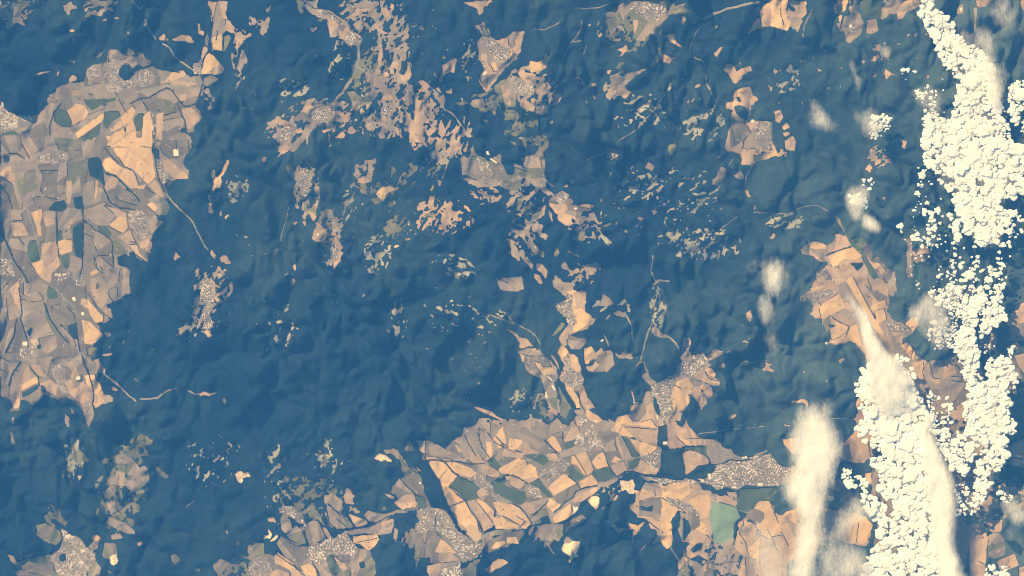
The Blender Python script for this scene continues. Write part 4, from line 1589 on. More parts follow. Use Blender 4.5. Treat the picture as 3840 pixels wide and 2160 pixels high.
FOREST_RAMP = [(0.38, (0.006, 0.019, 0.050)), (0.5, (0.014, 0.035, 0.064)), (0.62, (0.032, 0.060, 0.074)), (0.80, (0.072, 0.112, 0.120))]
MAT = {
    'o': ground_mat('ploughed_orange_soil', (0.52, 0.355, 0.18), (0.67, 0.475, 0.285), 0.05, 0.09, 0.3),
    'y': ground_mat('sandy_soil', (0.46, 0.33, 0.17), (0.58, 0.43, 0.26), 0.06, 0.08, 0.3),
    'p': ground_mat('peach_stubble', (0.37, 0.272, 0.188), (0.47, 0.35, 0.255), 0.06, 0.10, 0.3),
    't': ground_mat('tan_stubble', (0.235, 0.196, 0.16), (0.335, 0.282, 0.236), 0.08, 0.12, 0.35),
    'g': ground_mat('grey_brown_soil', (0.145, 0.128, 0.098), (0.225, 0.195, 0.155), 0.08, 0.14, 0.4),
    'v': ground_mat('olive_pasture', (0.115, 0.125, 0.065), (0.215, 0.205, 0.12), 0.10, 0.14, 0.5),
    'e': ground_mat('green_crop', (0.055, 0.085, 0.045), (0.10, 0.128, 0.065), 0.06, 0.12, 0.3),
    'k': ground_mat('dark_copse', (0.012, 0.032, 0.035), (0.032, 0.055, 0.045), 0.10, 0.10, 0.5),
    'd': ground_mat('dark_blue_patch', (0.003, 0.010, 0.026), (0.006, 0.016, 0.034), 0.06, 0.04, 0.5),  # very dark blue tone of the round patches in the forest
    'm': ground_mat('bright_meadow', (0.175, 0.265, 0.19), (0.235, 0.33, 0.26), 0.08, 0.05, 0.3),
    'w': ground_mat('quarry_rock', (0.40, 0.29, 0.19), (0.95, 0.80, 0.62), 0.14, 0.06, 0.75, 1.6),
    'u': ground_mat('town_ground', (0.15, 0.135, 0.115), (0.36, 0.315, 0.275), 0.22, 0.08, 0.8, 1.7),
    'r': ground_mat('road_surface', (0.20, 0.20, 0.17), (0.30, 0.28, 0.24), 0.08, 0.10, 0.4),
    's': ground_mat('dim_glade_grass', (0.16, 0.175, 0.145), (0.40, 0.39, 0.34), 0.12, 0.25, 0.5),
}
HEDGE = flat_mat('tree_belt_leaves', (0.024, 0.034, 0.030), 0.95)
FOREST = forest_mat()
ROOFS = [flat_mat('white_roof', (0.82, 0.76, 0.68)), flat_mat('grey_roof', (0.30, 0.27, 0.245)),
         flat_mat('tile_roof', (0.33, 0.23, 0.18)), flat_mat('dark_roof', (0.11, 0.10, 0.095)), flat_mat('rendered_wall', (0.5, 0.45, 0.38))]
HALL_ROOF = flat_mat('hall_roof', (0.80, 0.74, 0.62))

def cloud_mat():
    m, t, b = _nt('cumulus_vapour')
    g = t.nodes.new('ShaderNodeNewGeometry').outputs['Position']
    f = _noise(t, g, 1.6, 4)
    t.links.new(_ramp(t, f, [(0.3, (0.82, 0.86, 0.95)), (0.7, (0.88, 0.92, 0.99))]), b.inputs['Base Color'])
    b.inputs['Roughness'].default_value = 1.0
    b.inputs['Specular IOR Level'].default_value = 0.0
    at = t.nodes.new('ShaderNodeAttribute'); at.attribute_name = 'vapour'      # thin at the rim, dense within
    fr = _noise(t, g, 3.2, 3, 0.6)
    al = _math(t, 'ADD', at.outputs['Fac'], _math(t, 'MULTIPLY', _math(t, 'SUBTRACT', fr, 0.5), 0.9))
    al = _math(t, 'MAXIMUM', _math(t, 'MULTIPLY', al, 1.0, True), 0.04)
    t.links.new(al, b.inputs['Alpha'])
    return m
CLOUD = cloud_mat()

def veil_mat():
    """thin cloud: what it lets through follows the vapour density stored in the mesh, broken by wisps"""
    m = bpy.data.materials.new('thin_cloud_vapour')
    m.use_nodes = True
    t = m.node_tree
    t.nodes.clear()
    out = t.nodes.new('ShaderNodeOutputMaterial')
    tr = t.nodes.new('ShaderNodeBsdfTransparent')
    df = t.nodes.new('ShaderNodeBsdfDiffuse'); df.inputs['Color'].default_value = (0.88, 0.91, 0.98, 1)
    tl = t.nodes.new('ShaderNodeBsdfTranslucent'); tl.inputs['Color'].default_value = (0.88, 0.91, 0.98, 1)
    mx0 = t.nodes.new('ShaderNodeMixShader'); mx0.inputs[0].default_value = 0.12
    t.links.new(df.outputs[0], mx0.inputs[1]); t.links.new(tl.outputs[0], mx0.inputs[2])
    at = t.nodes.new('ShaderNodeAttribute'); at.attribute_name = 'vapour'
    g = t.nodes.new('ShaderNodeNewGeometry').outputs['Position']
    mp = t.nodes.new('ShaderNodeMapping')
    mp.inputs['Rotation'].default_value = (0, 0, math.radians(-15))
    mp.inputs['Scale'].default_value = (1.0, 0.38, 1.0)
    t.links.new(g, mp.inputs['Vector'])
    n1 = _noise(t, mp.outputs[0], 0.34, 6, 0.68)
    n2 = _noise(t, mp.outputs[0], 1.9, 5, 0.72)
    n = _math(t, 'ADD', _math(t, 'MULTIPLY', n1, 1.1), _math(t, 'MULTIPLY', n2, 0.9))   # about 1 on average
    d = at.outputs['Fac']
    # wisps eat into the vapour, most where it is thin
    eat = _math(t, 'MULTIPLY', _math(t, 'SUBTRACT', 1.36, n), 1.35, True)
    a = _math(t, 'SUBTRACT', _math(t, 'MULTIPLY', d, 1.50), _math(t, 'MULTIPLY', eat, 0.85))
    a = _math(t, 'MULTIPLY', a, 1.0, True)
    a = _math(t, 'MULTIPLY', a, _math(t, 'ADD', 0.25, _math(t, 'MULTIPLY', d, 0.75)), True)
    mx = t.nodes.new('ShaderNodeMixShader')
    t.links.new(a, mx.inputs[0]); t.links.new(tr.outputs[0], mx.inputs[1]); t.links.new(mx0.outputs[0], mx.inputs[2])
    t.links.new(mx.outputs[0], out.inputs[0])
    return m
VEIL = veil_mat()

# ---------------------------------------------------------------- the map grid
STEP = 2.5
MX = 180
inner_x = np.arange(-MX, 3840 + MX + 0.1, STEP)
inner_y = np.arange(-MX, 2160 + MX + 0.1, STEP)
NOUT = 28
grow = STEP * np.cumsum(1.3 ** np.arange(1, NOUT + 1))
EX = np.concatenate([inner_x[0] - grow[::-1], inner_x, inner_x[-1] + grow])
EY = np.concatenate([inner_y[0] - grow[::-1], inner_y, inner_y[-1] + grow])
NR, NC = len(EY) - 1, len(EX) - 1
CX = 0.5 * (EX[1:] + EX[:-1]); CY = 0.5 * (EY[1:] + EY[:-1])
L = np.zeros((NR, NC), np.int32)
PX, PY = np.meshgrid(CX, CY)
WX = 5.0 * fbm(PX / 38, PY / 38, 1, 2) + 5.0 * fbm(PX / 11, PY / 11, 2, 2)
WY = 5.0 * fbm(PX / 38, PY / 38, 3, 2) + 5.0 * fbm(PX / 11, PY / 11, 4, 2)
HOLE = 0.6 * fbm(PX / 22, PY / 26, 7, 2) + 0.6 * fbm(PX / 9, PY / 10, 9, 2)

def to_px(tile, pts):
    return [(tile[0] * 960 + x * 3.7267, tile[1] * 540 + y * 3.7267) for x, y in pts]
def stray(tile, pts, base=False):
    """field ends on a survey-sheet edge run on a little, so that no boundary follows the sheet"""
    def side(x, y):
        k = set()
        if y <= 0.6 and tile[1] > 0: k.add('n')
        if 144.4 <= y < 148 and tile[1] < 3: k.add('s')
        if x <= 0.6 and tile[0] > 0: k.add('w')
        if 256.4 <= x < 260 and tile[0] < 3: k.add('e')
        return k
    if base:
        full = []
        for (x, y), (x2, y2) in zip(pts, pts[1:] + pts[:1]):
            full.append((x, y))
            if side(x, y) & side(x2, y2):
                n = int(math.hypot(x2 - x, y2 - y) / 7)
                full += [(x + (x2 - x) * (i + 1) / (n + 1), y + (y2 - y) * (i + 1) / (n + 1)) for i in range(n)]
        pts = full
    out = []
    for x, y in pts:
        h = math.sin(x * 12.9898 + y * 78.233 + tile[0] * 3.1 + tile[1] * 7.7) * 43758.5453
        h = (0.5 + 12.0 * (h - math.floor(h))) if base else 1.5 + 7.0 * (h - math.floor(h))
        k = side(x, y)
        if 'n' in k: y -= h
        if 's' in k: y += h
        if 'w' in k: x -= h
        if 'e' in k: x += h
        out.append((x, y))
    return to_px(tile, out)

def cells_in(poly, warp):
    p = np.array(poly)
    x0, y0 = p.min(0) - 14; x1, y1 = p.max(0) + 14
    c0, c1 = np.searchsorted(CX, [x0, x1]); r0, r1 = np.searchsorted(CY, [y0, y1])
    if c1 <= c0 or r1 <= r0: return None
    sl = (slice(r0, r1), slice(c0, c1))
    X = PX[sl] + warp * WX[sl]; Y = PY[sl] + warp * WY[sl]
    ins = np.zeros(X.shape, bool)
    n = len(p)
    for i in range(n):
        ax, ay = p[i]; bx, by = p[(i + 1) % n]
        if ay == by: continue
        cr = ((ay > Y) != (by > Y)) & (X < (bx - ax) * (Y - ay) / (by - ay) + ax)
        ins ^= cr
    return sl, ins

def cells_near(line, w, warp=0.35):
    p = np.array(line)
    x0, y0 = p.min(0) - 12 - w; x1, y1 = p.max(0) + 12 + w
    c0, c1 = np.searchsorted(CX, [x0, x1]); r0, r1 = np.searchsorted(CY, [y0, y1])
    if c1 <= c0 or r1 <= r0: return None
    sl = (slice(r0, r1), slice(c0, c1))
    X = PX[sl] + warp * WX[sl]; Y = PY[sl] + warp * WY[sl]
    D = np.full(X.shape, 1e9)
    for (ax, ay), (bx, by) in zip(p[:-1], p[1:]):
        dx, dy = bx - ax, by - ay
        u = np.clip(((X - ax) * dx + (Y - ay) * dy) / (dx * dx + dy * dy + 1e-9), 0, 1)
        D = np.minimum(D, np.hypot(X - ax - u * dx, Y - ay - u * dy))
    return sl, D < w

# ---------------------------------------------------------------- read the map and paint the grid, cell by cell
class Rec:                                   # one label of the grid = one mesh
    def __init__(s, code, owner, name): s.code, s.owner, s.name = code, owner, name
class Thing:
    def __init__(s, kind, label, short=None): s.kind, s.label, s.short, s.recs, s.pts = kind, label, short, [], []
RECS = [Rec('f', None, 'forest')]
THINGS = []; TOWNS = []; HALLS = []; GLADES = []; ROADS = []; SPECKS = []; RAGS = []
PARTNAME = {'o': 'field', 'y': 'field', 'p': 'field', 't': 'field', 'g': 'field', 'v': 'pasture', 'e': 'crop_field', 'k': 'copse', 'd': 'copse', 'm': 'meadow', 'w': 'rock_floor', 'r': 'lane', 'h': 'hedgerow', 'u': 'town_ground'}  # 'd' holds the very dark blue round patches in the forest

def new_rec(code, owner, name=None):
    RECS.append(Rec(code, owner, name or PARTNAME[code]))
    if owner is not None: owner.recs.append(len(RECS) - 1)
    return len(RECS) - 1

def paint(sel, idx, holes=False):
    if sel is None: return
    sl, m = sel
    if holes: m = m & (HOLE[sl] > -0.16)
    L[sl][m] = idx

tile = (0, 0); cur = None
for line in (LAND + SPECK_REGIONS).strip().splitlines():
    if not line.strip(): continue
    if line[0] == '@':
        tile = tuple(int(v) for v in line[1:].split()); continue
    if line[0] == '#':
        body = line[3:].split('|')
        cur = Thing(line[1], body[0], body[1] if len(body) > 1 else None)
        THINGS.append(cur); continue
    tag = None
    if '|' in line: line, tag = line.split('|')
    op, *num = line.split()
    gcode = num.pop(0) if op == 'G' else num.pop() if op == 'n' else None
    num = [float(v) for v in num]
    if op == 'n':
        RAGS.append((tile, num, gcode)); continue
    if op[0] == 'b':
        x, y = to_px(tile, [(num[0], num[1])])[0]
        HALLS.append((x, y, num[2] * 3.7267, num[3] * 3.7267, num[4], tag)); continue
    if op == 'x':
        SPECKS.append((tile, num)); continue
    if op in 'hrR':
        pts = to_px(tile, list(zip(num[1::2], num[2::2])))
        if op == 'R':
            th = Thing('R', None); ROADS.append(th)
            paint(cells_near(pts, max(1.7, num[0] * 2.3)), new_rec('r', th, 'road')); th.pts = pts
        else:
            paint(cells_near(pts, max(1.4, num[0] * 1.5)), new_rec(op, cur))
        continue
    glade = op[0] == 'G'
    if glade:
        holes = '%' in gcode; code = gcode[0]
        th = Thing('G', None); th.code = code; GLADES.append(th); owner = th
    else:
        code, holes, owner = op[0], '%' in op, cur
    pts = stray(tile, list(zip(num[0::2], num[1::2])), not glade and not owner.recs)
    if code == 'u':
        if cur.kind == 'T' and not cur.recs: owner = cur; TOWNS.append(cur); cur.town = pts
        else: owner = Thing('U', tag); owner.town = pts; TOWNS.append(owner)
    first = not owner.recs
    sel = cells_in(pts, 1.0 if (first or holes or glade) and code not in 'oy' else 0.16)
    if code == 'f': paint(sel, 0); continue
    owner.pts += pts
    paint(sel, new_rec(code, owner), holes)

# ragged clearings: where the wood is eaten into, glades and pastures run together in streaks
for q, (tl, (cx, cy, rx, ry, dens, ang), code) in enumerate(RAGS):
    x0, y0 = to_px(tl, [(cx, cy)])[0]
    rx *= 3.7267; ry *= 3.7267
    c0, c1 = np.searchsorted(CX, [x0 - rx, x0 + rx]); r0, r1 = np.searchsorted(CY, [y0 - ry, y0 + ry])
    if c1 - c0 < 4 or r1 - r0 < 4: continue
    sl = (slice(r0, r1), slice(c0, c1))
    X = PX[sl] - x0; Y = PY[sl] - y0
    fall = 1 - np.sqrt((X / rx) ** 2 + (Y / ry) ** 2)
    a = math.radians(ang)
    U = (X * math.cos(a) - Y * math.sin(a)); V = (X * math.sin(a) + Y * math.cos(a))
    U = U + 10 * fbm(X / 40, Y / 40, 300 + q, 2); V = V + 10 * fbm(X / 40, Y / 40, 500 + q, 2)
    f = fbm(U / 30, V / 12, 700 + q, 3) + 0.35 * fbm(X / 7, Y / 7, 900 + q, 1)
    inner = fall > 0
    if inner.sum() < 20: continue
    thr = np.quantile(f[inner], 1 - min(0.95, dens))
    m = inner & (f - 0.55 * np.clip(0.45 - fall, 0, 1) > thr) & (L[sl] == 0)
    th = Thing('N', None); th.code = code
    paint((sl, m), new_rec(code, th, 'forest_glade'))

# tiny clearings scattered in the forest, as thick on the ground as in the photo
speck_list = []
for (tl, (n, cx, cy, rx, ry, size, ang)) in SPECKS:
    for _ in range(int(n)):
        while True:
            a, b = random.uniform(-1, 1), random.uniform(-1, 1)
            if a * a + b * b < 1: break
        s = size * random.choice((0.5, 0.6, 0.7, 0.8, 0.9, 1.1, 1.4, 1.8))
        x, y = to_px(tl, [(cx + a * rx, cy + b * ry)])[0]
        speck_list.append((s, x, y, math.radians(ang + random.gauss(0, 35)), random.uniform(0.22, 0.8), random.choice('sssssvst')))
speck_list.sort(reverse=True)
REST = {}
n_single = 0
for s, x, y, ang, asp, code in speck_list:
    pts = []
    k = 9
    R = s * 4.6
    for i in range(k):
        a = 2 * math.pi * i / k
        q = R * random.uniform(0.6, 1.15)
        u, v = q * math.cos(a), q * math.sin(a) * asp * 0.8
        pts.append((x + u * math.cos(ang) - v * math.sin(ang), y - u * math.sin(ang) - v * math.cos(ang)))
    sel = cells_in(pts, 0.8)
    if sel is None: continue
    sl, m = sel
    m = m & (L[sl] == 0)
    if m.sum() < 2: continue
    if n_single < 120 and m.sum() >= 8 and 20 < x < 3820 and 20 < y < 2140 and code != 'k':
        th = Thing('G', None); th.code = code; th.pts = pts; th.small = True; GLADES.append(th)
        paint((sl, m), new_rec(code, th, 'forest_glade')); n_single += 1
    else:
        if code not in REST: REST[code] = new_rec(code, None, 'tiny_glades')
        paint((sl, m), REST[code])

# broad fields break into the parcels that are worked one by one
KIN = {'o': 'ooooopy', 'y': 'yyop', 'p': 'ppppot', 't': 'tttttgp', 'g': 'gggttgt', 'v': 'vvgtt', 'e': 'e', 'k': 'k', 'm': 'm', 'w': 'w'}
def sorted_cells():
    o = np.argsort(L.ravel(), kind='stable'); v = L.ravel()[o]
    return o, np.searchsorted(v, np.arange(len(RECS) + 1))
order, starts = sorted_cells()
for i in range(1, len(RECS)):
    rec = RECS[i]
    if rec.owner is None or rec.owner.kind != 'F' or rec.code not in 'oyptgv': continue
    k = order[starts[i]:starts[i + 1]]
    size = {'o': 400, 'y': 400, 'p': 310}.get(rec.code, 215)
    if len(k) < size * 1.5: continue
    r, c = k // NC, k % NC
    n = int(min(18, max(2, len(k) / size)))
    x, y = CX[c], CY[r]
    w, vec = np.linalg.eigh(np.cov(np.stack([x, y])))
    ang = math.atan2(vec[1, 1], vec[0, 1]) + RNG.choice((0.0, 0.0, math.pi / 2)) + RNG.normal(0, 0.15)
    u = x * math.cos(ang) + y * math.sin(ang); v = (-x * math.sin(ang) + y * math.cos(ang)) * RNG.uniform(2.2, 5.0)
    sd = RNG.choice(len(k), n, replace=False)
    near = np.argmin((u[:, None] - u[sd][None]) ** 2 + (v[:, None] - v[sd][None]) ** 2, axis=1)
    for j in range(1, n):
        m = near == j
        if m.sum() < 12: continue
        code = RNG.choice(list(KIN[rec.code]))
        L[r[m], c[m]] = new_rec(code, rec.owner)

# pieces of one field that lie apart are fields of their own
def components():
    ids = np.arange(L.size, dtype=np.int32).reshape(L.shape)
    eh = L[:, :-1] == L[:, 1:]; ev = L[:-1] == L[1:]
    for it in range(400):
        old = ids.copy()
        m = np.minimum(ids[:, :-1], ids[:, 1:])
        ids[:, :-1] = np.where(eh, np.minimum(ids[:, :-1], m), ids[:, :-1]); ids[:, 1:] = np.where(eh, np.minimum(ids[:, 1:], m), ids[:, 1:])
        m = np.minimum(ids[:-1], ids[1:])
        ids[:-1] = np.where(ev, np.minimum(ids[:-1], m), ids[:-1]); ids[1:] = np.where(ev, np.minimum(ids[1:], m), ids[1:])
        f = ids.ravel()
        for _ in range(3): f = f[f]
        ids = f.reshape(L.shape).astype(np.int32)
        if np.array_equal(ids, old): break
    return ids
def split_apart():
    comp = components().ravel()
    order, starts = sorted_cells()
    for i in range(1, len(RECS)):
        rec = RECS[i]
        if rec.owner is None or rec.code in 'hr' or rec.owner.kind == 'R': continue
        k = order[starts[i]:starts[i + 1]]
        if len(k) == 0: continue
        ids, inv, cnt = np.unique(comp[k], return_inverse=True, return_counts=True)
        if rec.owner.kind == 'N':
            for j in range(len(ids)): RAGPIECES.append((int(cnt[j]), k[inv == j], rec.code))
            continue
        if len(ids) == 1: continue
        main = cnt.argmax()
        for j in range(len(ids)):
            if j == main: continue
            q = k[inv == j]
            if rec.owner.kind == 'N':
                pass
            elif rec.owner.kind == 'G' or cnt[j] < 7:
                if 's' not in REST: REST['s'] = new_rec('s', None, 'tiny_glades')
                L.ravel()[q] = REST['s'] if rec.code not in 'k' and cnt[j] > 2 else 0
            else:
                L.ravel()[q] = new_rec(rec.code, rec.owner)
RAGPIECES = []
split_apart()
RAGPIECES.sort(key=lambda t: -t[0])
for n_, (cnt, k, code) in enumerate(RAGPIECES):
    x, y = CX[k % NC].mean(), CY[k // NC].mean()
    if n_ < 130 and 10 < x < 3830 and 10 < y < 2150:
        th = Thing('G', None); th.code = code; GLADES.append(th)
        L.ravel()[k] = new_rec(code, th, 'forest_glade')
    elif cnt <= 2: L.ravel()[k] = 0
    else:
        if code not in REST: REST[code] = new_rec(code, None, 'tiny_glades')
        L.ravel()[k] = REST[code]

# hedges between neighbouring fields of one farmland
owner_id = np.zeros(len(RECS), np.int32)
for i, r in enumerate(RECS):
    owner_id[i] = id(r.owner) % 2000000011 if (r.owner is not None and r.owner.kind == 'F' and r.code in 'oyptgvem') else 0
HEDGE_OF = {}
for ax in (0, 1):
    A = L[:-1, :] if ax == 0 else L[:, :-1]
    B = L[1:, :] if ax == 0 else L[:, 1:]
    same = (A != B) & (owner_id[A] == owner_id[B]) & (owner_id[A] != 0)
    rr, cc = np.nonzero(same)
    lo = np.minimum(A[rr, cc], B[rr, cc]).astype(np.int64); hi = np.maximum(A[rr, cc], B[rr, cc]).astype(np.int64)
    key = lo * 100000 + hi
    pick = ((key * 2654435761) >> 7) % 100 < 22
    for r, c, k in zip(rr[pick], cc[pick], key[pick]):
        HEDGE_OF.setdefault(int(k), set()).add((int(r), int(c)))
for k, cells in HEDGE_OF.items():
    if len(cells) < 8: continue
    idx = new_rec('h', RECS[k // 100000].owner)
    rc = np.array(sorted(cells))
    L[rc[:, 0], rc[:, 1]] = idx
NL = len(RECS)
CODE = np.array([r.code for r in RECS])

# beyond the frame: forest with open country in patches
out = (PX < -60) | (PX > 3900) | (PY < -60) | (PY > 2220)
far = out & (L == 0) & (fbm(PX / 260, PY / 220, 31, 4) > 0.16)
FAR = new_rec('t', None, 'far_farmland')
L[far] = FAR
NL = len(RECS); CODE = np.array([r.code for r in RECS])

# ---------------------------------------------------------------- relief
open_cells = (L != 0)
OPEN = blur(open_cells, 11)
road_cells = np.isin(L, [i for i, r in enumerate(RECS) if r.code == 'r' and r.name == 'road'])
VAL = np.clip(blur(road_cells, 12) * 7, 0, 1)
wx = PX + 55 * fbm(PX / 240, PY / 240, 41, 2); wy = PY + 55 * fbm(PX / 240, PY / 240, 42, 2)
def ridged(x, y, seed):
    return np.abs(fbm(x, y, seed, 2)) * 2.0      # sharp valleys, rounded crests
# ridges run north-south with a lean, broken by side valleys
u = wx * 0.94 + wy * 0.34; v = -wx * 0.34 + wy * 0.94
lean = np.clip(0.5 + 1.6 * fbm(PX / 620, PY / 620, 71, 2), 0, 1)
lean = lean * lean * (3 - 2 * lean)
u2 = wx * 0.80 - wy * 0.60; v2 = wx * 0.60 + wy * 0.80
R1 = ridged(u / 165, v / 380, 51) * (1 - lean) + ridged(u2 / 150, v2 / 290, 55) * lean
wx3 = wx + 16 * fbm(PX / 60, PY / 60, 43, 2); wy3 = wy + 16 * fbm(PX / 60, PY / 60, 44, 2)
R2 = ridged(wx3 / 72, wy3 / 92, 52)
R3 = ridged(wx3 / 31, wy3 / 36, 53)
soft = 0.35 + 0.95 * vnoise(PX / 420, PY / 420, 60)
HT = soft * RELIEF * (2.5 * R1 + 1.25 * R2 * (0.35 + R1) + 0.42 * R3 * (0.3 + R2))
HT = blur(HT, 1, 2)
mean = blur(HT, 40, 2)
BUILT = np.clip(blur(np.isin(L, [i for i, r_ in enumerate(RECS) if r_.code == 'u']), 4) * 1.6, 0, 1)
keep = np.clip(1 - 0.85 * OPEN - BUILT, 0.04, 1)
HT = 1.2 * fbm(PX / 900, PY / 900, 54, 2) + 0.35 * (mean - mean.mean()) + (HT - mean) * keep - 0.7 * OPEN - 1.0 * VAL
for kx, ky, kr, kh in ((2512, 93, 46, 4.0), (2780, 414, 36, 3.4), (2483, 1352, 84, 6.0)):      # steep wooded knolls
    dd = np.hypot(PX - kx, PY - ky) / kr
    HT = HT * np.clip(dd - 0.3, 0.25, 1) + kh * np.exp(-2.2 * dd * dd)
# pits of the quarries step down
pit = np.isin(L, [i for i, r in enumerate(RECS) if r.code == 'w'])
HT = HT - 0.45 * np.floor(np.clip(blur(pit, 2, 2), 0, 1) * 3.0) / 3.0
Hp = np.pad(HT, 1, mode='edge')
VZ = 0.25 * (Hp[:-1, :-1] + Hp[1:, :-1] + Hp[:-1, 1:] + Hp[1:, 1:])

# vertices of the grid; outlines are eased from stair steps to curves
VX, VY = np.meshgrid(EX, EY)
VX = VX.copy(); VY = VY.copy()
hb = np.zeros(VX.shape, bool); vb = np.zeros(VX.shape, bool)
hb[1:-1, :-1] = L[:-1, :] != L[1:, :]          # edge to the next column
vb[:-1, 1:-1] = L[:, :-1] != L[:, 1:]          # edge to the next row
deg = hb.astype(np.int8) + vb; deg[:, 1:] += hb[:, :-1]; deg[1:, :] += vb[:-1, :]
mv = deg >= 2
for it in range(2):
    for V in (VX, VY):
        s = np.zeros(V.shape)
        s[:, :-1] += np.where(hb[:, :-1], V[:, 1:], 0); s[:, 1:] += np.where(hb[:, :-1], V[:, :-1], 0)
        s[:-1, :] += np.where(vb[:-1, :], V[1:, :], 0); s[1:, :] += np.where(vb[:-1, :], V[:-1, :], 0)
        V[mv] = 0.5 * V[mv] + 0.5 * s[mv] / deg[mv]
WXV = (VX - 1920) * 0.1; WYV = (1080 - VY) * 0.1
def ground_z(x, y):                            # px -> height
    c = np.clip(np.searchsorted(CX, x), 0, NC - 1); r = np.clip(np.searchsorted(CY, y), 0, NR - 1)
    return HT[r, c]

# ---------------------------------------------------------------- meshes
def link(name, me, parent=None, loc=(0, 0, 0)):
    o = bpy.data.objects.new(name, me)
    o.location = loc
    COL.objects.link(o)
    if parent is not None: o.parent = parent
    return o

def mesh_from(name, co, quads, mats, tris=None, mi=None, smooth=False):
    me = bpy.data.meshes.new(name)
    nq = len(quads); ntr = 0 if tris is None else len(tris)
    me.vertices.add(len(co)); me.vertices.foreach_set('co', np.asarray(co, np.float32).ravel())
    loops = np.asarray(quads, np.int32).ravel()
    if ntr: loops = np.concatenate([loops, np.asarray(tris, np.int32).ravel()])
    me.loops.add(len(loops)); me.loops.foreach_set('vertex_index', loops)
    me.polygons.add(nq + ntr)
    st = np.concatenate([np.arange(nq) * 4, nq * 4 + np.arange(ntr) * 3]).astype(np.int32)
    me.polygons.foreach_set('loop_start', st)
    if mi is not None: me.polygons.foreach_set('material_index', np.asarray(mi, np.int32))
    me.polygons.foreach_set('use_smooth', np.full(nq + ntr, smooth))
    for m in (mats if isinstance(mats, (list, tuple)) else [mats]): me.materials.append(m)
    me.update(calc_edges=True)
    return me

W1 = NC + 1
def sheet(r, c, lift, skirt, origin, size=1):
    """quads of grid cells, raised by lift, with walls of depth skirt round the outline"""
    r = r.astype(np.int64); c = c.astype(np.int64); sz = size if not np.isscalar(size) else np.full(len(r), size)
    q = np.stack([(r + sz) * W1 + c, (r + sz) * W1 + c + sz, r * W1 + c + sz, r * W1 + c], 1)
    ids, inv = np.unique(q, return_inverse=True)
    inv = inv.reshape(q.shape)
    z = VZ.ravel()[ids] + lift
    co = np.stack([WXV.ravel()[ids], WYV.ravel()[ids], z], 1) - np.array(origin)
    if skirt:
        e = np.concatenate([np.stack([inv[:, k], inv[:, (k + 1) % 4]], 1) for k in range(4)])
        es = np.sort(e, 1); key = es[:, 0] * (len(ids) + 1) + es[:, 1]
        _, first, cnt = np.unique(key, return_index=True, return_counts=True)
        be = e[first[cnt == 1]]
        bv, binv = np.unique(be, return_inverse=True); binv = binv.reshape(be.shape)
        low = co[bv].copy(); low[:, 2] -= skirt
        n0 = len(co)
        walls = np.stack([be[:, 1], be[:, 0], n0 + binv[:, 0], n0 + binv[:, 1]], 1)
        co = np.concatenate([co, low]); inv = np.concatenate([inv, walls])
    return co, inv

def tag(o, label=None, cat=None, group=None, kind=None):
    if label: o['label'] = label
    if cat: o['category'] = cat
    if group: o['group'] = group
    if kind: o['kind'] = kind
    return o

# ground under everything
gr = np.arange(0, NR + 1, 8); gc = np.arange(0, NC + 1, 8)
if gr[-1] != NR: gr = np.append(gr, NR)
if gc[-1] != NC: gc = np.append(gc, NC)
low = VZ.copy()
for s in (1, 2, 4, 4):
    m = low.copy()
    m[s:] = np.minimum(m[s:], low[:-s]); m[:-s] = np.minimum(m[:-s], low[s:])
    n = m.copy()
    n[:, s:] = np.minimum(n[:, s:], m[:, :-s]); n[:, :-s] = np.minimum(n[:, :-s], m[:, s:])
    low = n
gx, gy = np.meshgrid(EX[gc], EY[gr])
co = np.stack([(gx - 1920).ravel() * 0.1, (1080 - gy).ravel() * 0.1, low[np.ix_(gr, gc)].ravel() - 0.8], 1)
a = np.arange(len(gr) * len(gc)).reshape(len(gr), len(gc))
quads = np.stack([a[1:, :-1].ravel(), a[1:, 1:].ravel(), a[:-1, 1:].ravel(), a[:-1, :-1].ravel()], 1)
tag(link('ground', mesh_from('ground', co, quads, flat_mat('forest_floor', (0.05, 0.055, 0.045)))), kind='structure')
LOWEST = float(co[:, 2].min())

# forest canopy: 2x2 cells merged where all is forest
F = (L == 0)
even_r, even_c = NR // 2 * 2, NC // 2 * 2
B = F[:even_r, :even_c]
blk = B[0::2, 0::2] & B[1::2, 0::2] & B[0::2, 1::2] & B[1::2, 1::2]
big = np.zeros(F.shape, bool)
big[:even_r, :even_c] = np.repeat(np.repeat(blk, 2, 0), 2, 1)
br, bc = np.nonzero(blk)
sr, sc = np.nonzero(F & ~big)
r = np.concatenate([br * 2, sr]); c = np.concatenate([bc * 2, sc])
sz = np.concatenate([np.full(len(br), 2), np.full(len(sr), 1)])
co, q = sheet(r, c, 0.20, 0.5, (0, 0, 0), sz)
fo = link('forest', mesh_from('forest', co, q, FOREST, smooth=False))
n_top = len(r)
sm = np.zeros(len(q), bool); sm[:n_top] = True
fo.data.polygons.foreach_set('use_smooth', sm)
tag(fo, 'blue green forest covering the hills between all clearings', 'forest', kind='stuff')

order = np.argsort(L.ravel(), kind='stable')
srt = L.ravel()[order]
starts = np.searchsorted(srt, np.arange(NL + 1))
def cells_of(i):
    k = order[starts[i]:starts[i + 1]]
    return k // NC, k % NC

def make_part(i, parent, origin, name=None, minimum=4):
    r, c = cells_of(i)
    if len(r) < minimum: return None
    rec = RECS[i]
    lift = {'h': 0.07, 'k': 0.10, 'd': 0.2}.get(rec.code, 0.0)
    co, q = sheet(r, c, lift, 0.35 if lift else 0.0, origin)
    mat = HEDGE if rec.code == 'h' else MAT[rec.code]
    o = link(name or rec.name, mesh_from(rec.name, co, q, mat), parent, origin if parent is None else (0, 0, 0))
    return o

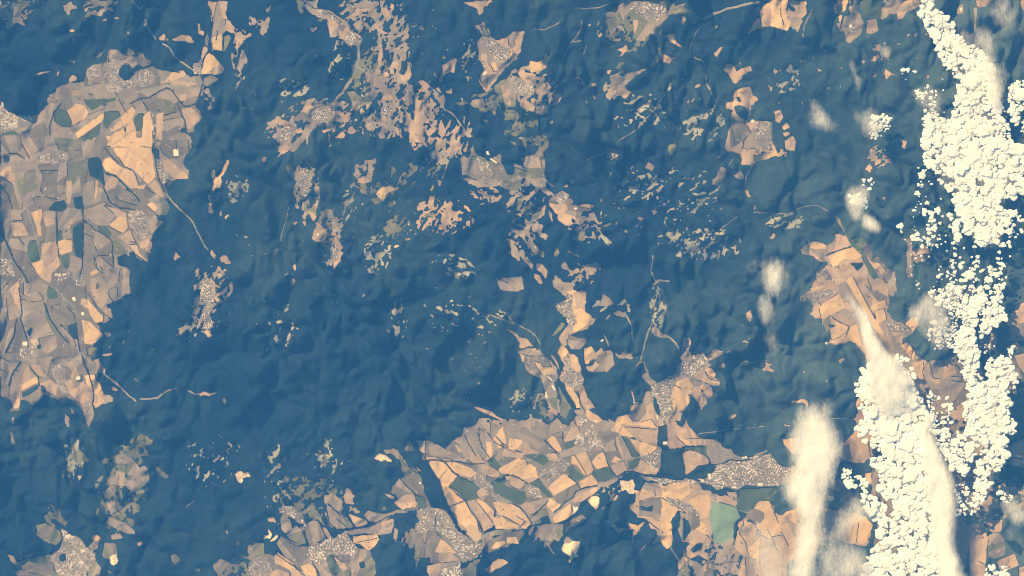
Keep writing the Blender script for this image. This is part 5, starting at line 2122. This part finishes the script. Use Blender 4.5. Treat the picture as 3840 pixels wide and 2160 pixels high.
def centre(recs):
    xs = []
    for i in recs:
        r, c = cells_of(i)
        if len(r): xs.append((CX[c].mean(), CY[r].mean(), len(r), VZ[r, c].mean()))
    if not xs: return None
    a = np.array(xs); w = a[:, 2]
    return ((a[:, 0] * w).sum() / w.sum() - 1920) * 0.1, (1080 - (a[:, 1] * w).sum() / w.sum()) * 0.1, float((a[:, 3] * w).sum() / w.sum())

PLACES = []
for th in THINGS:
    org = centre(th.recs)
    if org is None: continue
    PLACES.append((org, th.short))
    alive = [i for i in th.recs if len(cells_of(i)[0]) >= 4]
    if th.kind == 'Q' and len(alive) == 1:
        o = make_part(alive[0], None, org, 'quarry'); tag(o, th.label, 'quarry'); continue
    if th.kind == 'F' and len(alive) == 1:
        o = make_part(alive[0], None, org, 'clearing'); tag(o, th.label, 'clearing'); continue
    e = link({'F': 'farmland', 'Q': 'quarry', 'T': 'town'}[th.kind], None, None, org)
    tag(e, th.label, {'F': 'farmland', 'Q': 'quarry', 'T': 'town'}[th.kind])
    th.empty = e; th.org = org
    small = []
    for i in alive:
        make_part(i, e, org)

# roads through the forest
for th in ROADS:
    i = th.recs[0]
    if len(cells_of(i)[0]) < 4: continue
    org = centre(th.recs)
    tag(make_part(i, None, org, 'road'), kind='structure')
for code, i in REST.items():
    o = make_part(i, None, (0, 0, 0), 'tiny_glades')
    if o: tag(o, 'tiny specks of open ground scattered all over the forest', 'glades', kind='stuff')
o = make_part(FAR, None, (0, 0, 0), 'far_farmland')
if o: tag(o, 'open farmland beyond the forest outside the photo', 'farmland', kind='stuff')

# ---------------------------------------------------------------- glades
TONE = {'d': 'dark blue', 'p': 'peach', 'o': 'orange', 'y': 'sandy', 't': 'tan', 'v': 'olive', 's': 'pale grey', 'g': 'grey', 'k': 'dark'}
def compass(dx, dy):
    names = ('east', 'northeast', 'north', 'northwest', 'west', 'southwest', 'south', 'southeast')
    return names[int(round(math.degrees(math.atan2(dy, dx)) / 45)) % 8]
made = {}
for th in GLADES:
    i = th.recs[0]
    r, c = cells_of(i)
    if len(r) < 5: continue
    org = centre(th.recs)
    x = CX[c] - CX[c].mean(); y = CY[r] - CY[r].mean()
    w, vec = np.linalg.eigh(np.cov(np.stack([x, y])) + 0.3 * np.eye(2))
    el = math.sqrt(w[1] / w[0])
    ang = math.degrees(math.atan2(-vec[1, 1], vec[0, 1])) % 180
    lean = 'lying east to west' if ang < 25 or ang > 155 else 'standing north to south' if 65 < ang < 115 else 'slanting up to the northeast' if ang <= 65 else 'slanting up to the northwest'
    shape = 'compact' if el < 1.45 else 'oblong' if el < 2.2 else 'narrow'
    size = 'tiny' if len(r) < 16 else 'small' if len(r) < 60 else 'large'
    d, (po, short) = min(((math.hypot(org[0] - p[0][0], org[1] - p[0][1]), p) for p in PLACES if p[1]), key=lambda k: k[0])
    lab = '%s %s %s glade %sin the forest %s of the %s' % (size, shape, TONE[th.code], '' if el < 1.45 else lean + ' ', compass(org[0] - po[0], org[1] - po[1]), short)
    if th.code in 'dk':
        tag(make_part(i, None, org, 'copse'), ' '.join(lab.replace('glade', 'copse').split()[:16]), 'copse'); continue  # raised patches coloured darker than the canopy around them
    o = make_part(i, None, org, 'forest_glade')
    tag(o, ' '.join(lab.split()[:16]), 'glade', 'glades scattered through the forest')

# ---------------------------------------------------------------- towns
def hull_dir(pts):
    p = np.array(pts); p = p - p.mean(0)
    w, v = np.linalg.eigh(np.cov(p.T))
    return math.atan2(v[1, 1], v[0, 1])

def house_batch(items):
    """gabled blocks as one mesh; items: x y z length width height angle roof"""
    base = np.array([(-.5, -.5, 0), (.5, -.5, 0), (.5, .5, 0), (-.5, .5, 0), (-.5, -.5, .7), (.5, -.5, .7), (.5, .5, .7), (-.5, .5, .7), (-.5, 0, 1), (.5, 0, 1)])
    fq = np.array([(0, 1, 5, 4), (2, 3, 7, 6), (4, 5, 9, 8), (6, 7, 8, 9), (1, 2, 6, 5), (3, 0, 4, 7)])
    ft = np.array([(5, 6, 9), (7, 4, 8)])
    a = np.array(items)
    n = len(a)
    P = base[None] * a[:, None, 3:6]
    ca, sa = np.cos(a[:, 6])[:, None], np.sin(a[:, 6])[:, None]
    X = P[:, :, 0] * ca - P[:, :, 1] * sa + a[:, None, 0]
    Y = P[:, :, 0] * sa + P[:, :, 1] * ca + a[:, None, 1]
    Z = P[:, :, 2] + a[:, None, 2] - 0.03
    co = np.stack([X, Y, Z], 2).reshape(-1, 3)
    off = (np.arange(n) * 10)[:, None, None]
    q = (fq[None] + off).reshape(-1, 4); t = (ft[None] + off).reshape(-1, 3)
    roof = a[:, 7].astype(int)
    mi = np.concatenate([np.stack([np.full(n, 4), np.full(n, 4), roof, roof, np.full(n, 4), np.full(n, 4)], 1).ravel(), np.full(2 * n, 4)])
    return co, q, t, mi

def tree_batch(pts):
    base = np.array([(1, 0, .3), (.3, .95, .35), (-.8, .6, .3), (-.8, -.6, .35), (.3, -.95, .3), (0, 0, 1), (0, 0, 0)])
    f = np.array([(0, 1, 5), (1, 2, 5), (2, 3, 5), (3, 4, 5), (4, 0, 5), (1, 0, 6), (2, 1, 6), (3, 2, 6), (4, 3, 6), (0, 4, 6)])
    a = np.array(pts); n = len(a)
    co = base[None] * a[:, None, 3:4]
    co = co + a[:, None, :3]
    co = co.reshape(-1, 3)
    return co, (f[None] + (np.arange(n) * 7)[:, None, None]).reshape(-1, 3)

def town_cells(i):
    r, c = cells_of(i)
    return r, c

TOWNKIND = ('city', 'town', 'village', 'hamlet', 'farmstead', 'suburb', 'district', 'quarter')
all_rec_town = {}
for th in TOWNS:
    i = th.recs[0]
    ground = [k_ for k_ in th.recs if RECS[k_].code == 'u'] if th.kind == 'U' else [i]
    rc_ = [cells_of(k_) for k_ in ground]
    r = np.concatenate([q_[0] for q_ in rc_]); c = np.concatenate([q_[1] for q_ in rc_])
    if len(r) < 6: continue
    word = next((k for k in TOWNKIND if k in th.label.split()), 'village')
    if th.kind == 'T': e, org = th.empty, th.org
    else:
        org = centre(th.recs)
        e = link(word if word in ('city', 'town', 'village', 'hamlet', 'suburb') else 'town_district', None, None, org)
        tag(e, th.label, word)
        for k_ in ground: make_part(k_, e, org)
    ang0 = -hull_dir(th.town)
    grand = 1.35 if word in ('city', 'town', 'district') else 1.0
    pitch = 0.66 * grand
    pale = any(k in th.label for k in ('white', 'pale', 'gleaming', 'bright'))
    n = max(5, int(len(r) * (0.42 if grand > 1 else 0.58)))
    pick = RNG.choice(len(r), size=n, replace=True)
    items = []; trees = []
    for k in pick:
        x = CX[c[k]] + RNG.uniform(-1.2, 1.2); y = CY[r[k]] + RNG.uniform(-1.2, 1.2)
        turn = ang0 + 0.62 * math.floor(4 * vnoise(np.array([x / 45]), np.array([y / 45]), 90)[0])
        z = float(VZ[r[k], c[k]])
        X = (x - 1920) * 0.1 - org[0]; Y = (1080 - y) * 0.1 - org[1]; Z = z - org[2]
        if RNG.random() < 0.20:
            trees.append((X, Y, Z, RNG.uniform(0.12, 0.22)))
            continue
        cu = math.cos(turn); su = math.sin(turn)       # set the house back to its row along the street
        across = -X * su + Y * cu
        row = round(across / pitch) * pitch + RNG.normal(0, 0.10 if RNG.random() < .65 else 0.4) - across
        X -= row * su; Y += row * cu
        Z = float(ground_z((X + org[0]) * 10 + 1920, 1080 - (Y + org[1]) * 10)) - org[2] + 0.03
        gap = fbm(np.array([x / 26]), np.array([y / 26]), 91, 2)[0]
        if gap < -0.22 and RNG.random() < 0.75: continue          # parks, yards and waste ground
        big_b = RNG.random() < (0.45 if gap > 0.25 else 0.14)
        ln, wd = (RNG.uniform(.36, .66) * grand, RNG.uniform(.18, .30) * grand) if big_b else (RNG.uniform(.16, .34) * grand, RNG.uniform(.12, .20) * grand)
        roof = RNG.choice(4, p=(.56, .24, .12, .08) if pale else (.40, .32, .16, .12))
        if big_b and RNG.random() < .6: roof = 0
        items.append((X, Y, Z, ln, wd, RNG.uniform(.08, .14), turn + (math.pi / 2 if RNG.random() < .2 else 0) + RNG.normal(0, 0.06), roof))
    if len(items) < 2: items += [(0, 0, 0.03, .3, .18, .1, ang0, 0), (.5, .2, 0.03, .3, .18, .1, ang0, 1)]
    co, q, t, mi = house_batch(items)
    h = link('houses', mesh_from('houses', co, q, ROOFS, t, mi), e); h['kind'] = 'stuff'
    if len(trees) > 2:
        co, f = tree_batch(trees)
        h = link('street_trees', mesh_from('street_trees', co, np.zeros((0, 4), int), HEDGE, f), e); h['kind'] = 'stuff'

# loose trees and small farmsteads out in the fields
for th in THINGS:
    if th.kind != 'F' or not hasattr(th, 'empty'): continue
    rc_ = [cells_of(k_) for k_ in th.recs if RECS[k_].code in 'oyptgv']
    if not rc_: continue
    r = np.concatenate([q_[0] for q_ in rc_]); c = np.concatenate([q_[1] for q_ in rc_])
    if len(r) < 300: continue
    org = th.org
    trees = []; items = []
    for k in RNG.choice(len(r), size=len(r) // 130, replace=True):
        x = CX[c[k]]; y = CY[r[k]]
        if vnoise(np.array([x / 30]), np.array([y / 30]), 95)[0] < 0.5 and RNG.random() < 0.8: continue
        for _ in range(RNG.integers(1, 5)):
            xx = x + RNG.normal(0, 4); yy = y + RNG.normal(0, 4)
            trees.append(((xx - 1920) * 0.1 - org[0], (1080 - yy) * 0.1 - org[1], float(ground_z(xx, yy)) - org[2], RNG.uniform(.08, .20)))
    for k in RNG.choice(len(r), size=len(r) // 420, replace=True):
        x = CX[c[k]]; y = CY[r[k]]; turn = RNG.uniform(0, 3.14)
        for _ in range(RNG.integers(1, 4)):
            xx = x + RNG.normal(0, 3.5); yy = y + RNG.normal(0, 3.5)
            items.append(((xx - 1920) * 0.1 - org[0], (1080 - yy) * 0.1 - org[1], float(ground_z(xx, yy)) - org[2] + 0.03, RNG.uniform(.2, .5), RNG.uniform(.12, .24), RNG.uniform(.08, .13), turn, RNG.choice(4, p=(.55, .25, .15, .05))))
    if len(trees) > 2:
        co, f = tree_batch(trees)
        h = link('field_trees', mesh_from('field_trees', co, np.zeros((0, 4), int), HEDGE, f), th.empty); h['kind'] = 'stuff'
    if items:
        co, q, t, mi = house_batch(items)
        h = link('farmsteads', mesh_from('farmsteads', co, q, ROOFS, t, mi), th.empty); h['kind'] = 'stuff'

# large single buildings that show on their own
for x, y, w, h, ang, lab in HALLS:
    z = float(ground_z(x, y))
    org = ((x - 1920) * 0.1, (1080 - y) * 0.1, z)
    e = link('large_building', None, None, org)
    e.rotation_euler = (0, 0, math.radians(ang))
    tag(e, lab, 'building', 'large buildings standing out white from the air')
    W, H, T = w * 0.1, h * 0.1, 0.16
    bay = max(1, min(3, int(H / 0.45)))
    co = []; q = []; rf = []; rq = []
    b = np.array([(-W / 2, -H / 2, -.1), (W / 2, -H / 2, -.1), (W / 2, H / 2, -.1), (-W / 2, H / 2, -.1), (-W / 2, -H / 2, T), (W / 2, -H / 2, T), (W / 2, H / 2, T), (-W / 2, H / 2, T)])
    link('walls', mesh_from('walls', b, [(0, 1, 5, 4), (1, 2, 6, 5), (2, 3, 7, 6), (3, 0, 4, 7), (4, 5, 6, 7)], ROOFS[4]), e)
    for k in range(bay):                       # one shallow gable per bay
        y0 = -H / 2 + H * k / bay; y1 = y0 + H / bay
        g0 = 0.012
        rc = np.array([(-W / 2, y0 + g0, T + .004), (W / 2, y0 + g0, T + .004), (W / 2, (y0 + y1) / 2, T + .05), (-W / 2, (y0 + y1) / 2, T + .05), (W / 2, y1 - g0, T + .004), (-W / 2, y1 - g0, T + .004)])
        link('roof', mesh_from('roof', rc, [(0, 1, 2, 3), (3, 2, 4, 5)], HALL_ROOF, [(0, 3, 5), (1, 4, 2)]), e)

# ---------------------------------------------------------------- clouds
def ico(level):
    t = (1 + 5 ** .5) / 2
    v = [(-1, t, 0), (1, t, 0), (-1, -t, 0), (1, -t, 0), (0, -1, t), (0, 1, t), (0, -1, -t), (0, 1, -t), (t, 0, -1), (t, 0, 1), (-t, 0, -1), (-t, 0, 1)]
    f = [(0, 11, 5), (0, 5, 1), (0, 1, 7), (0, 7, 10), (0, 10, 11), (1, 5, 9), (5, 11, 4), (11, 10, 2), (10, 7, 6), (7, 1, 8), (3, 9, 4), (3, 4, 2), (3, 2, 6), (3, 6, 8), (3, 8, 9), (4, 9, 5), (2, 4, 11), (6, 2, 10), (8, 6, 7), (9, 8, 1)]
    v = [np.array(p) / np.linalg.norm(p) for p in v]
    for _ in range(level):
        cache = {}; nf = []
        def mid(a, b):
            k = (min(a, b), max(a, b))
            if k not in cache:
                m = v[a] + v[b]; v.append(m / np.linalg.norm(m)); cache[k] = len(v) - 1
            return cache[k]
        for a, b, c in f:
            x, y, z = mid(a, b), mid(b, c), mid(c, a)
            nf += [(a, x, z), (b, y, x), (c, z, y), (x, y, z)]
        f = nf
    return np.array(v), np.array(f)

def puff(level, seed):
    """a cumulus head: ragged in outline, flat below, low and knobbly on top, diameter about 1"""
    v, f = ico(level)
    g = np.random.default_rng(seed)
    def knobs(n, cut, lo, hi, sharp):
        d = g.normal(size=(n, 3)); d[:, 2] = np.abs(d[:, 2]) * 0.7; d /= np.linalg.norm(d, axis=1)[:, None]
        return (np.clip(((v @ d.T) - cut) / (1 - cut), 0, 1) ** sharp * g.uniform(lo, hi, n)[None]).max(1)
    lobes = knobs(6, 0.55, .08, .30, 0.8)
    mid = knobs(14, 0.80, .02, .15, 0.7)
    fine = knobs(34, 0.93, .01, .07, 0.7)
    ph = g.uniform(0, 6.28, 4)
    th = np.arctan2(v[:, 1], v[:, 0])
    rag = 0.07 * np.sin(2 * th + ph[0]) + 0.06 * np.sin(3 * th + ph[1]) + 0.04 * np.sin(5 * th + ph[2]) + 0.03 * np.sin(9 * th + ph[3])
    p = v * (0.36 + lobes + mid + fine + rag * (1 - v[:, 2] ** 2))[:, None]
    p[:, 0] *= g.uniform(.8, 1.25); p[:, 1] *= g.uniform(.8, 1.25)
    h = 0.30
    p[:, 2] = np.where(p[:, 2] < 0, p[:, 2] * 0.3, h * np.tanh(p[:, 2] / h * 1.2) + 0.12 * p[:, 2] + 0.10 * (mid + fine))
    return p, f
BIGP = [puff(3, 100 + k) for k in range(9)]
SMALLP = [puff(2, 200 + k) for k in range(9)]
TINYP = [puff(1, 300 + k) for k in range(9)]
BIGM = []
for k, (p, f) in enumerate(BIGP):
    BIGM.append(mesh_from('cloud', p, np.zeros((0, 4), int), CLOUD, f, smooth=True))

def rim(p):
    return np.clip((p[:, 2] + 0.03) / 0.17, 0.05, 1.25)
for k, (p, f) in enumerate(BIGP):
    BIGM[k].attributes.new('vapour', 'FLOAT', 'POINT').data.foreach_set('value', rim(p).astype(np.float32))

def inside(poly, x, y):
    res = False
    n = len(poly)
    for i in range(n):
        ax, ay = poly[i]; bx, by = poly[(i + 1) % n]
        if (ay > y) != (by > y) and x < (bx - ax) * (y - ay) / (by - ay) + ax: res = not res
    return res

BANKS = ['upper cloud band', 'broken puffs west of the upper band', 'puff clump at the frame edge',
         'detached puff patch', 'dense middle cumulus field', 'loose fringe of the middle cumulus field', 'thin scatter below the middle cumulus field',
         'puff chain above the curled cloud', 'fine grey puffs by the smoky veil', 'round puffs over dark forest', 'long eastern cloud street',
         'bulging heads under the white plume', 'ribbed puffs beside the plume', 'narrow single file cloud street', 'solid bottom cumulus mass',
         'inner cloud street by the bright streak', 'outer cloud street', 'west fringe of the bottom mass', 'stray puffs over the corner farmland']
VEILS = []
puffs = []
for line in CLOUDS.strip().splitlines():
    if not line.strip(): continue
    if line[0] == '@':
        tile = tuple(int(v) for v in line[1:].split()); continue
    body, tagtxt = line.split('|')
    op, *num = body.split(); num = [float(v) for v in num]
    pts = to_px(tile, list(zip(num[2::2], num[3::2])))
    if op == 'v':
        VEILS.append((num[0], num[1], pts, tagtxt, VEIL_Z)); continue
    dens, size = num[0], num[1]
    size *= 0.94
    if dens >= 0.7 and int(tagtxt) not in (5, 6, 9): VEILS.append(((0.42 if int(tagtxt) == 14 else 0.52 if int(tagtxt) in (0, 4, 10, 11, 16) else 0.48) * dens, 4, pts, 'thin milky vapour filling the gaps of the ' + BANKS[int(tagtxt)], CLOUD_Z + 0.1))
    p = np.array(pts); x0, y0 = p.min(0); x1, y1 = p.max(0)
    st = size * 0.93
    y = y0
    row = 0
    while y < y1:
        x = x0 + (row % 2) * st * 0.5
        while x < x1:
            jx = x + random.gauss(0, st * 0.24); jy = y + random.gauss(0, st * 0.24)
            if inside(pts, jx, jy):
                nz = float(fbm(np.array([(jx + 0.12 * jy) / 24]), np.array([jy / 85]), 77, 3)[0]) * 0.4 + 0.5 + 0.12 * random.gauss(0, 1)
                if nz < 0.10 + dens * 0.60:
                    s = size * math.exp(random.gauss(-0.06, 0.32)) * (0.72 + 0.28 * dens)
                    if dens > 0.8 and random.random() < 0.06: s *= 1.3
                    if dens < 0.7 and random.random() < 0.3: s *= 0.6
                    puffs.append((s, jx, jy, int(tagtxt)))
            x += st
        y += st * 0.87; row += 1
seen = lambda q: 0 < q[1] < 3840 and 0 < q[2] < 2160
puffs.sort(key=lambda q: (-1 if seen(q) else 0, -q[0]))
big_n = 300
BOX = {}
for s_, x, y, bank in puffs:
    q = BOX.setdefault(bank, [1e9, 1e9, -1e9, -1e9])
    if 0 < x < 3840 and 0 < y < 2160: q[0] = min(q[0], x); q[1] = min(q[1], y); q[2] = max(q[2], x); q[3] = max(q[3], y)
for k, (s, x, y, bank) in enumerate(puffs[:big_n]):
    z = CLOUD_Z + random.uniform(-0.4, 0.6)
    par = 1 - z / CAM_H
    o = link('cumulus_cloud', BIGM[k % 9], None, ((x - 1920) * 0.1 * par, (1080 - y) * 0.1 * par, z))
    turn = random.uniform(0, 3.14)
    o.rotation_euler = (0, 0, turn)
    sc = s * 0.1; asp = random.uniform(1.0, 1.4)
    o.scale = (sc * asp, sc, sc * random.uniform(0.8, 1.05))
    q = BOX[bank]
    fy = min(0.999, max(0, (y - q[1]) / max(1, q[3] - q[1]))); fx = min(0.999, max(0, (x - q[0]) / max(1, q[2] - q[0])))
    lab = '%s %s white cumulus head, %s %s of the %s' % (
        'huge' if s > 34 else 'big' if s > 28 else 'middling', 'round' if asp < 1.18 else 'oval' if asp < 1.36 else ('long upright' if 0.78 < turn < 2.36 else 'long flat'),
        ('top', 'upper', 'middle', 'lower', 'bottom')[int(fy * 5)], ('west edge', 'west half', 'east half', 'east edge')[int(fx * 4)], BANKS[bank])
    tag(o, ' '.join(lab.split()[:16]), 'cloud', BANKS[bank])
cos = []; fs = []; vap = []; n0 = 0
for k, (s, x, y, bank) in enumerate(puffs[big_n:]):
    z = CLOUD_Z + random.uniform(-0.4, 0.6)
    par = 1 - z / CAM_H
    p, f = (SMALLP if s > 9.5 else TINYP)[k % 9]
    a = random.uniform(0, 6.28); ca, sa = math.cos(a), math.sin(a); sc = s * 0.1; asp = random.uniform(1.0, 1.4)
    P = np.stack([(p[:, 0] * ca - p[:, 1] * sa) * sc * asp * ca * ca + (p[:, 0] * ca - p[:, 1] * sa) * sc * sa * sa + (x - 1920) * 0.1 * par, (p[:, 0] * sa + p[:, 1] * ca) * sc + (1080 - y) * 0.1 * par, p[:, 2] * sc * 0.85 + z], 1)
    cos.append(P); fs.append(f + n0); vap.append(rim(p)); n0 += len(P)
o = link('small_cumulus_clouds', mesh_from('small_cumulus_clouds', np.concatenate(cos), np.zeros((0, 4), int), CLOUD, np.concatenate(fs), smooth=True))
o.data.attributes.new('vapour', 'FLOAT', 'POINT').data.foreach_set('value', np.concatenate(vap).astype(np.float32))
tag(o, 'countless small white cumulus puffs between the larger heads', 'clouds', kind='stuff')
print('puffs', len(puffs), 'labels', NL)

by_label = {}
for v_ in VEILS: by_label.setdefault(v_[3], []).append(v_)
VEILS = []
for lab, vs in by_label.items():
    vs.sort(key=lambda v_: np.mean([p_[1] for p_ in v_[2]]))
    names = {1: [''], 2: ['upper ', 'lower '], 3: ['upper ', 'middle ', 'lower ']}.get(len(vs), ['highest ', 'upper ', 'middle ', 'lower ', 'lowest '][:len(vs)])
    for v_, w_ in zip(vs, names): VEILS.append((v_[0], v_[1], v_[2], lab.replace('thin milky vapour filling the gaps', 'milky vapour in the %sgaps' % w_), v_[4]))
# veils and plumes: closed lens-shaped bodies of thin vapour
for alpha, soft, pts, lab, zc in VEILS:
    p = np.array(pts)
    if lab.startswith('milky') is False:
        p = p.mean(0) + (p - p.mean(0)) * 1.14
        alpha = min(1.0, alpha * 1.22 + 0.07)
    S = 4.0; pad = soft * 3.7 * 5
    x0, y0 = p.min(0) - pad; x1, y1 = p.max(0) + pad
    gx = np.arange(x0, x1 + S, S); gy = np.arange(y0, y1 + S, S)
    X, Y = np.meshgrid(gx, gy)
    Xw = X + 26 * fbm(X / 40, Y / 70, 61, 5); Yw = Y + 34 * fbm(X / 40, Y / 70, 62, 5)
    ins = np.zeros(X.shape, bool)
    for i in range(len(p)):
        ax, ay = p[i]; bx, by = p[(i + 1) % len(p)]
        if ay != by: ins ^= ((ay > Yw) != (by > Yw)) & (Xw < (bx - ax) * (Yw - ay) / (by - ay) + ax)
    d = blur(ins.astype(np.float32), max(1, int(round(soft * 3.7 / S * 1.5))), 3)
    d = np.clip(d, 0, 1)
    cell = np.maximum.reduce([d[:-1, :-1], d[1:, :-1], d[:-1, 1:], d[1:, 1:]]) > 0.015
    r, c = np.nonzero(cell)
    w1 = X.shape[1]
    q = np.stack([(r + 1) * w1 + c, (r + 1) * w1 + c + 1, r * w1 + c + 1, r * w1 + c], 1)
    ids, inv = np.unique(q, return_inverse=True); inv = inv.reshape(q.shape)
    dv = d.ravel()[ids]
    par = 1 - zc / CAM_H
    relief = 0.7 * (fbm(X / 55, Y / 80, 63, 2).ravel()[ids]) * dv
    xx = (X.ravel()[ids] - 1920) * 0.1 * par; yy = (1080 - Y.ravel()[ids]) * 0.1 * par
    cx_, cy_ = xx.mean(), yy.mean()
    top = np.stack([xx - cx_, yy - cy_, 0.05 + 0.9 * np.sqrt(dv) + relief], 1)
    bot = np.stack([xx - cx_, yy - cy_, -0.05 - 0.5 * np.sqrt(dv)], 1)
    n = len(ids)
    e = np.concatenate([np.stack([inv[:, k], inv[:, (k + 1) % 4]], 1) for k in range(4)])
    es = np.sort(e, 1); key = es[:, 0] * (n + 1) + es[:, 1]
    _, first, cnt = np.unique(key, return_index=True, return_counts=True)
    be = e[first[cnt == 1]]
    walls = np.stack([be[:, 1], be[:, 0], n + be[:, 0], n + be[:, 1]], 1)
    me = mesh_from('thin_cloud', np.concatenate([top, bot]), np.concatenate([inv, inv[:, ::-1] + n, walls]), VEIL, smooth=True)
    at = me.attributes.new('vapour', 'FLOAT', 'POINT')
    full = np.clip(dv * alpha, 0, 1)
    at.data.foreach_set('value', np.concatenate([full, full * 0.5]).astype(np.float32))
    o = link('thin_cloud', me, None, (cx_, cy_, zc))
    tag(o, lab, 'thin cloud', 'wisps and veils of thin cloud')

# ---------------------------------------------------------------- the air
half_w = (EX[-1] - EX[0]) * 0.05 + 30; half_h = (EY[-1] - EY[0]) * 0.05 + 30
z0, z1 = LOWEST - 2.0, CAM_H + 4.0
cx_, cy_ = 0, 0
b = np.array([(-half_w, -half_h, z0), (half_w, -half_h, z0), (half_w, half_h, z0), (-half_w, half_h, z0), (-half_w, -half_h, z1), (half_w, -half_h, z1), (half_w, half_h, z1), (-half_w, half_h, z1)])
hm = bpy.data.materials.new('air_haze')
hm.use_nodes = True
t = hm.node_tree; t.nodes.clear()
out = t.nodes.new('ShaderNodeOutputMaterial')
pv = t.nodes.new('ShaderNodeVolumePrincipled')
pv.inputs['Color'].default_value = HAZE_COLOR
pv.inputs['Absorption Color'].default_value = (1, 1, 1, 1)
pv.inputs['Density'].default_value = HAZE_DENSITY
t.links.new(pv.outputs[0], out.inputs['Volume'])
hz = link('haze', mesh_from('haze', b, [(0, 3, 2, 1), (4, 5, 6, 7), (0, 1, 5, 4), (1, 2, 6, 5), (2, 3, 7, 6), (3, 0, 4, 7)], hm))
hz['kind'] = 'stuff'
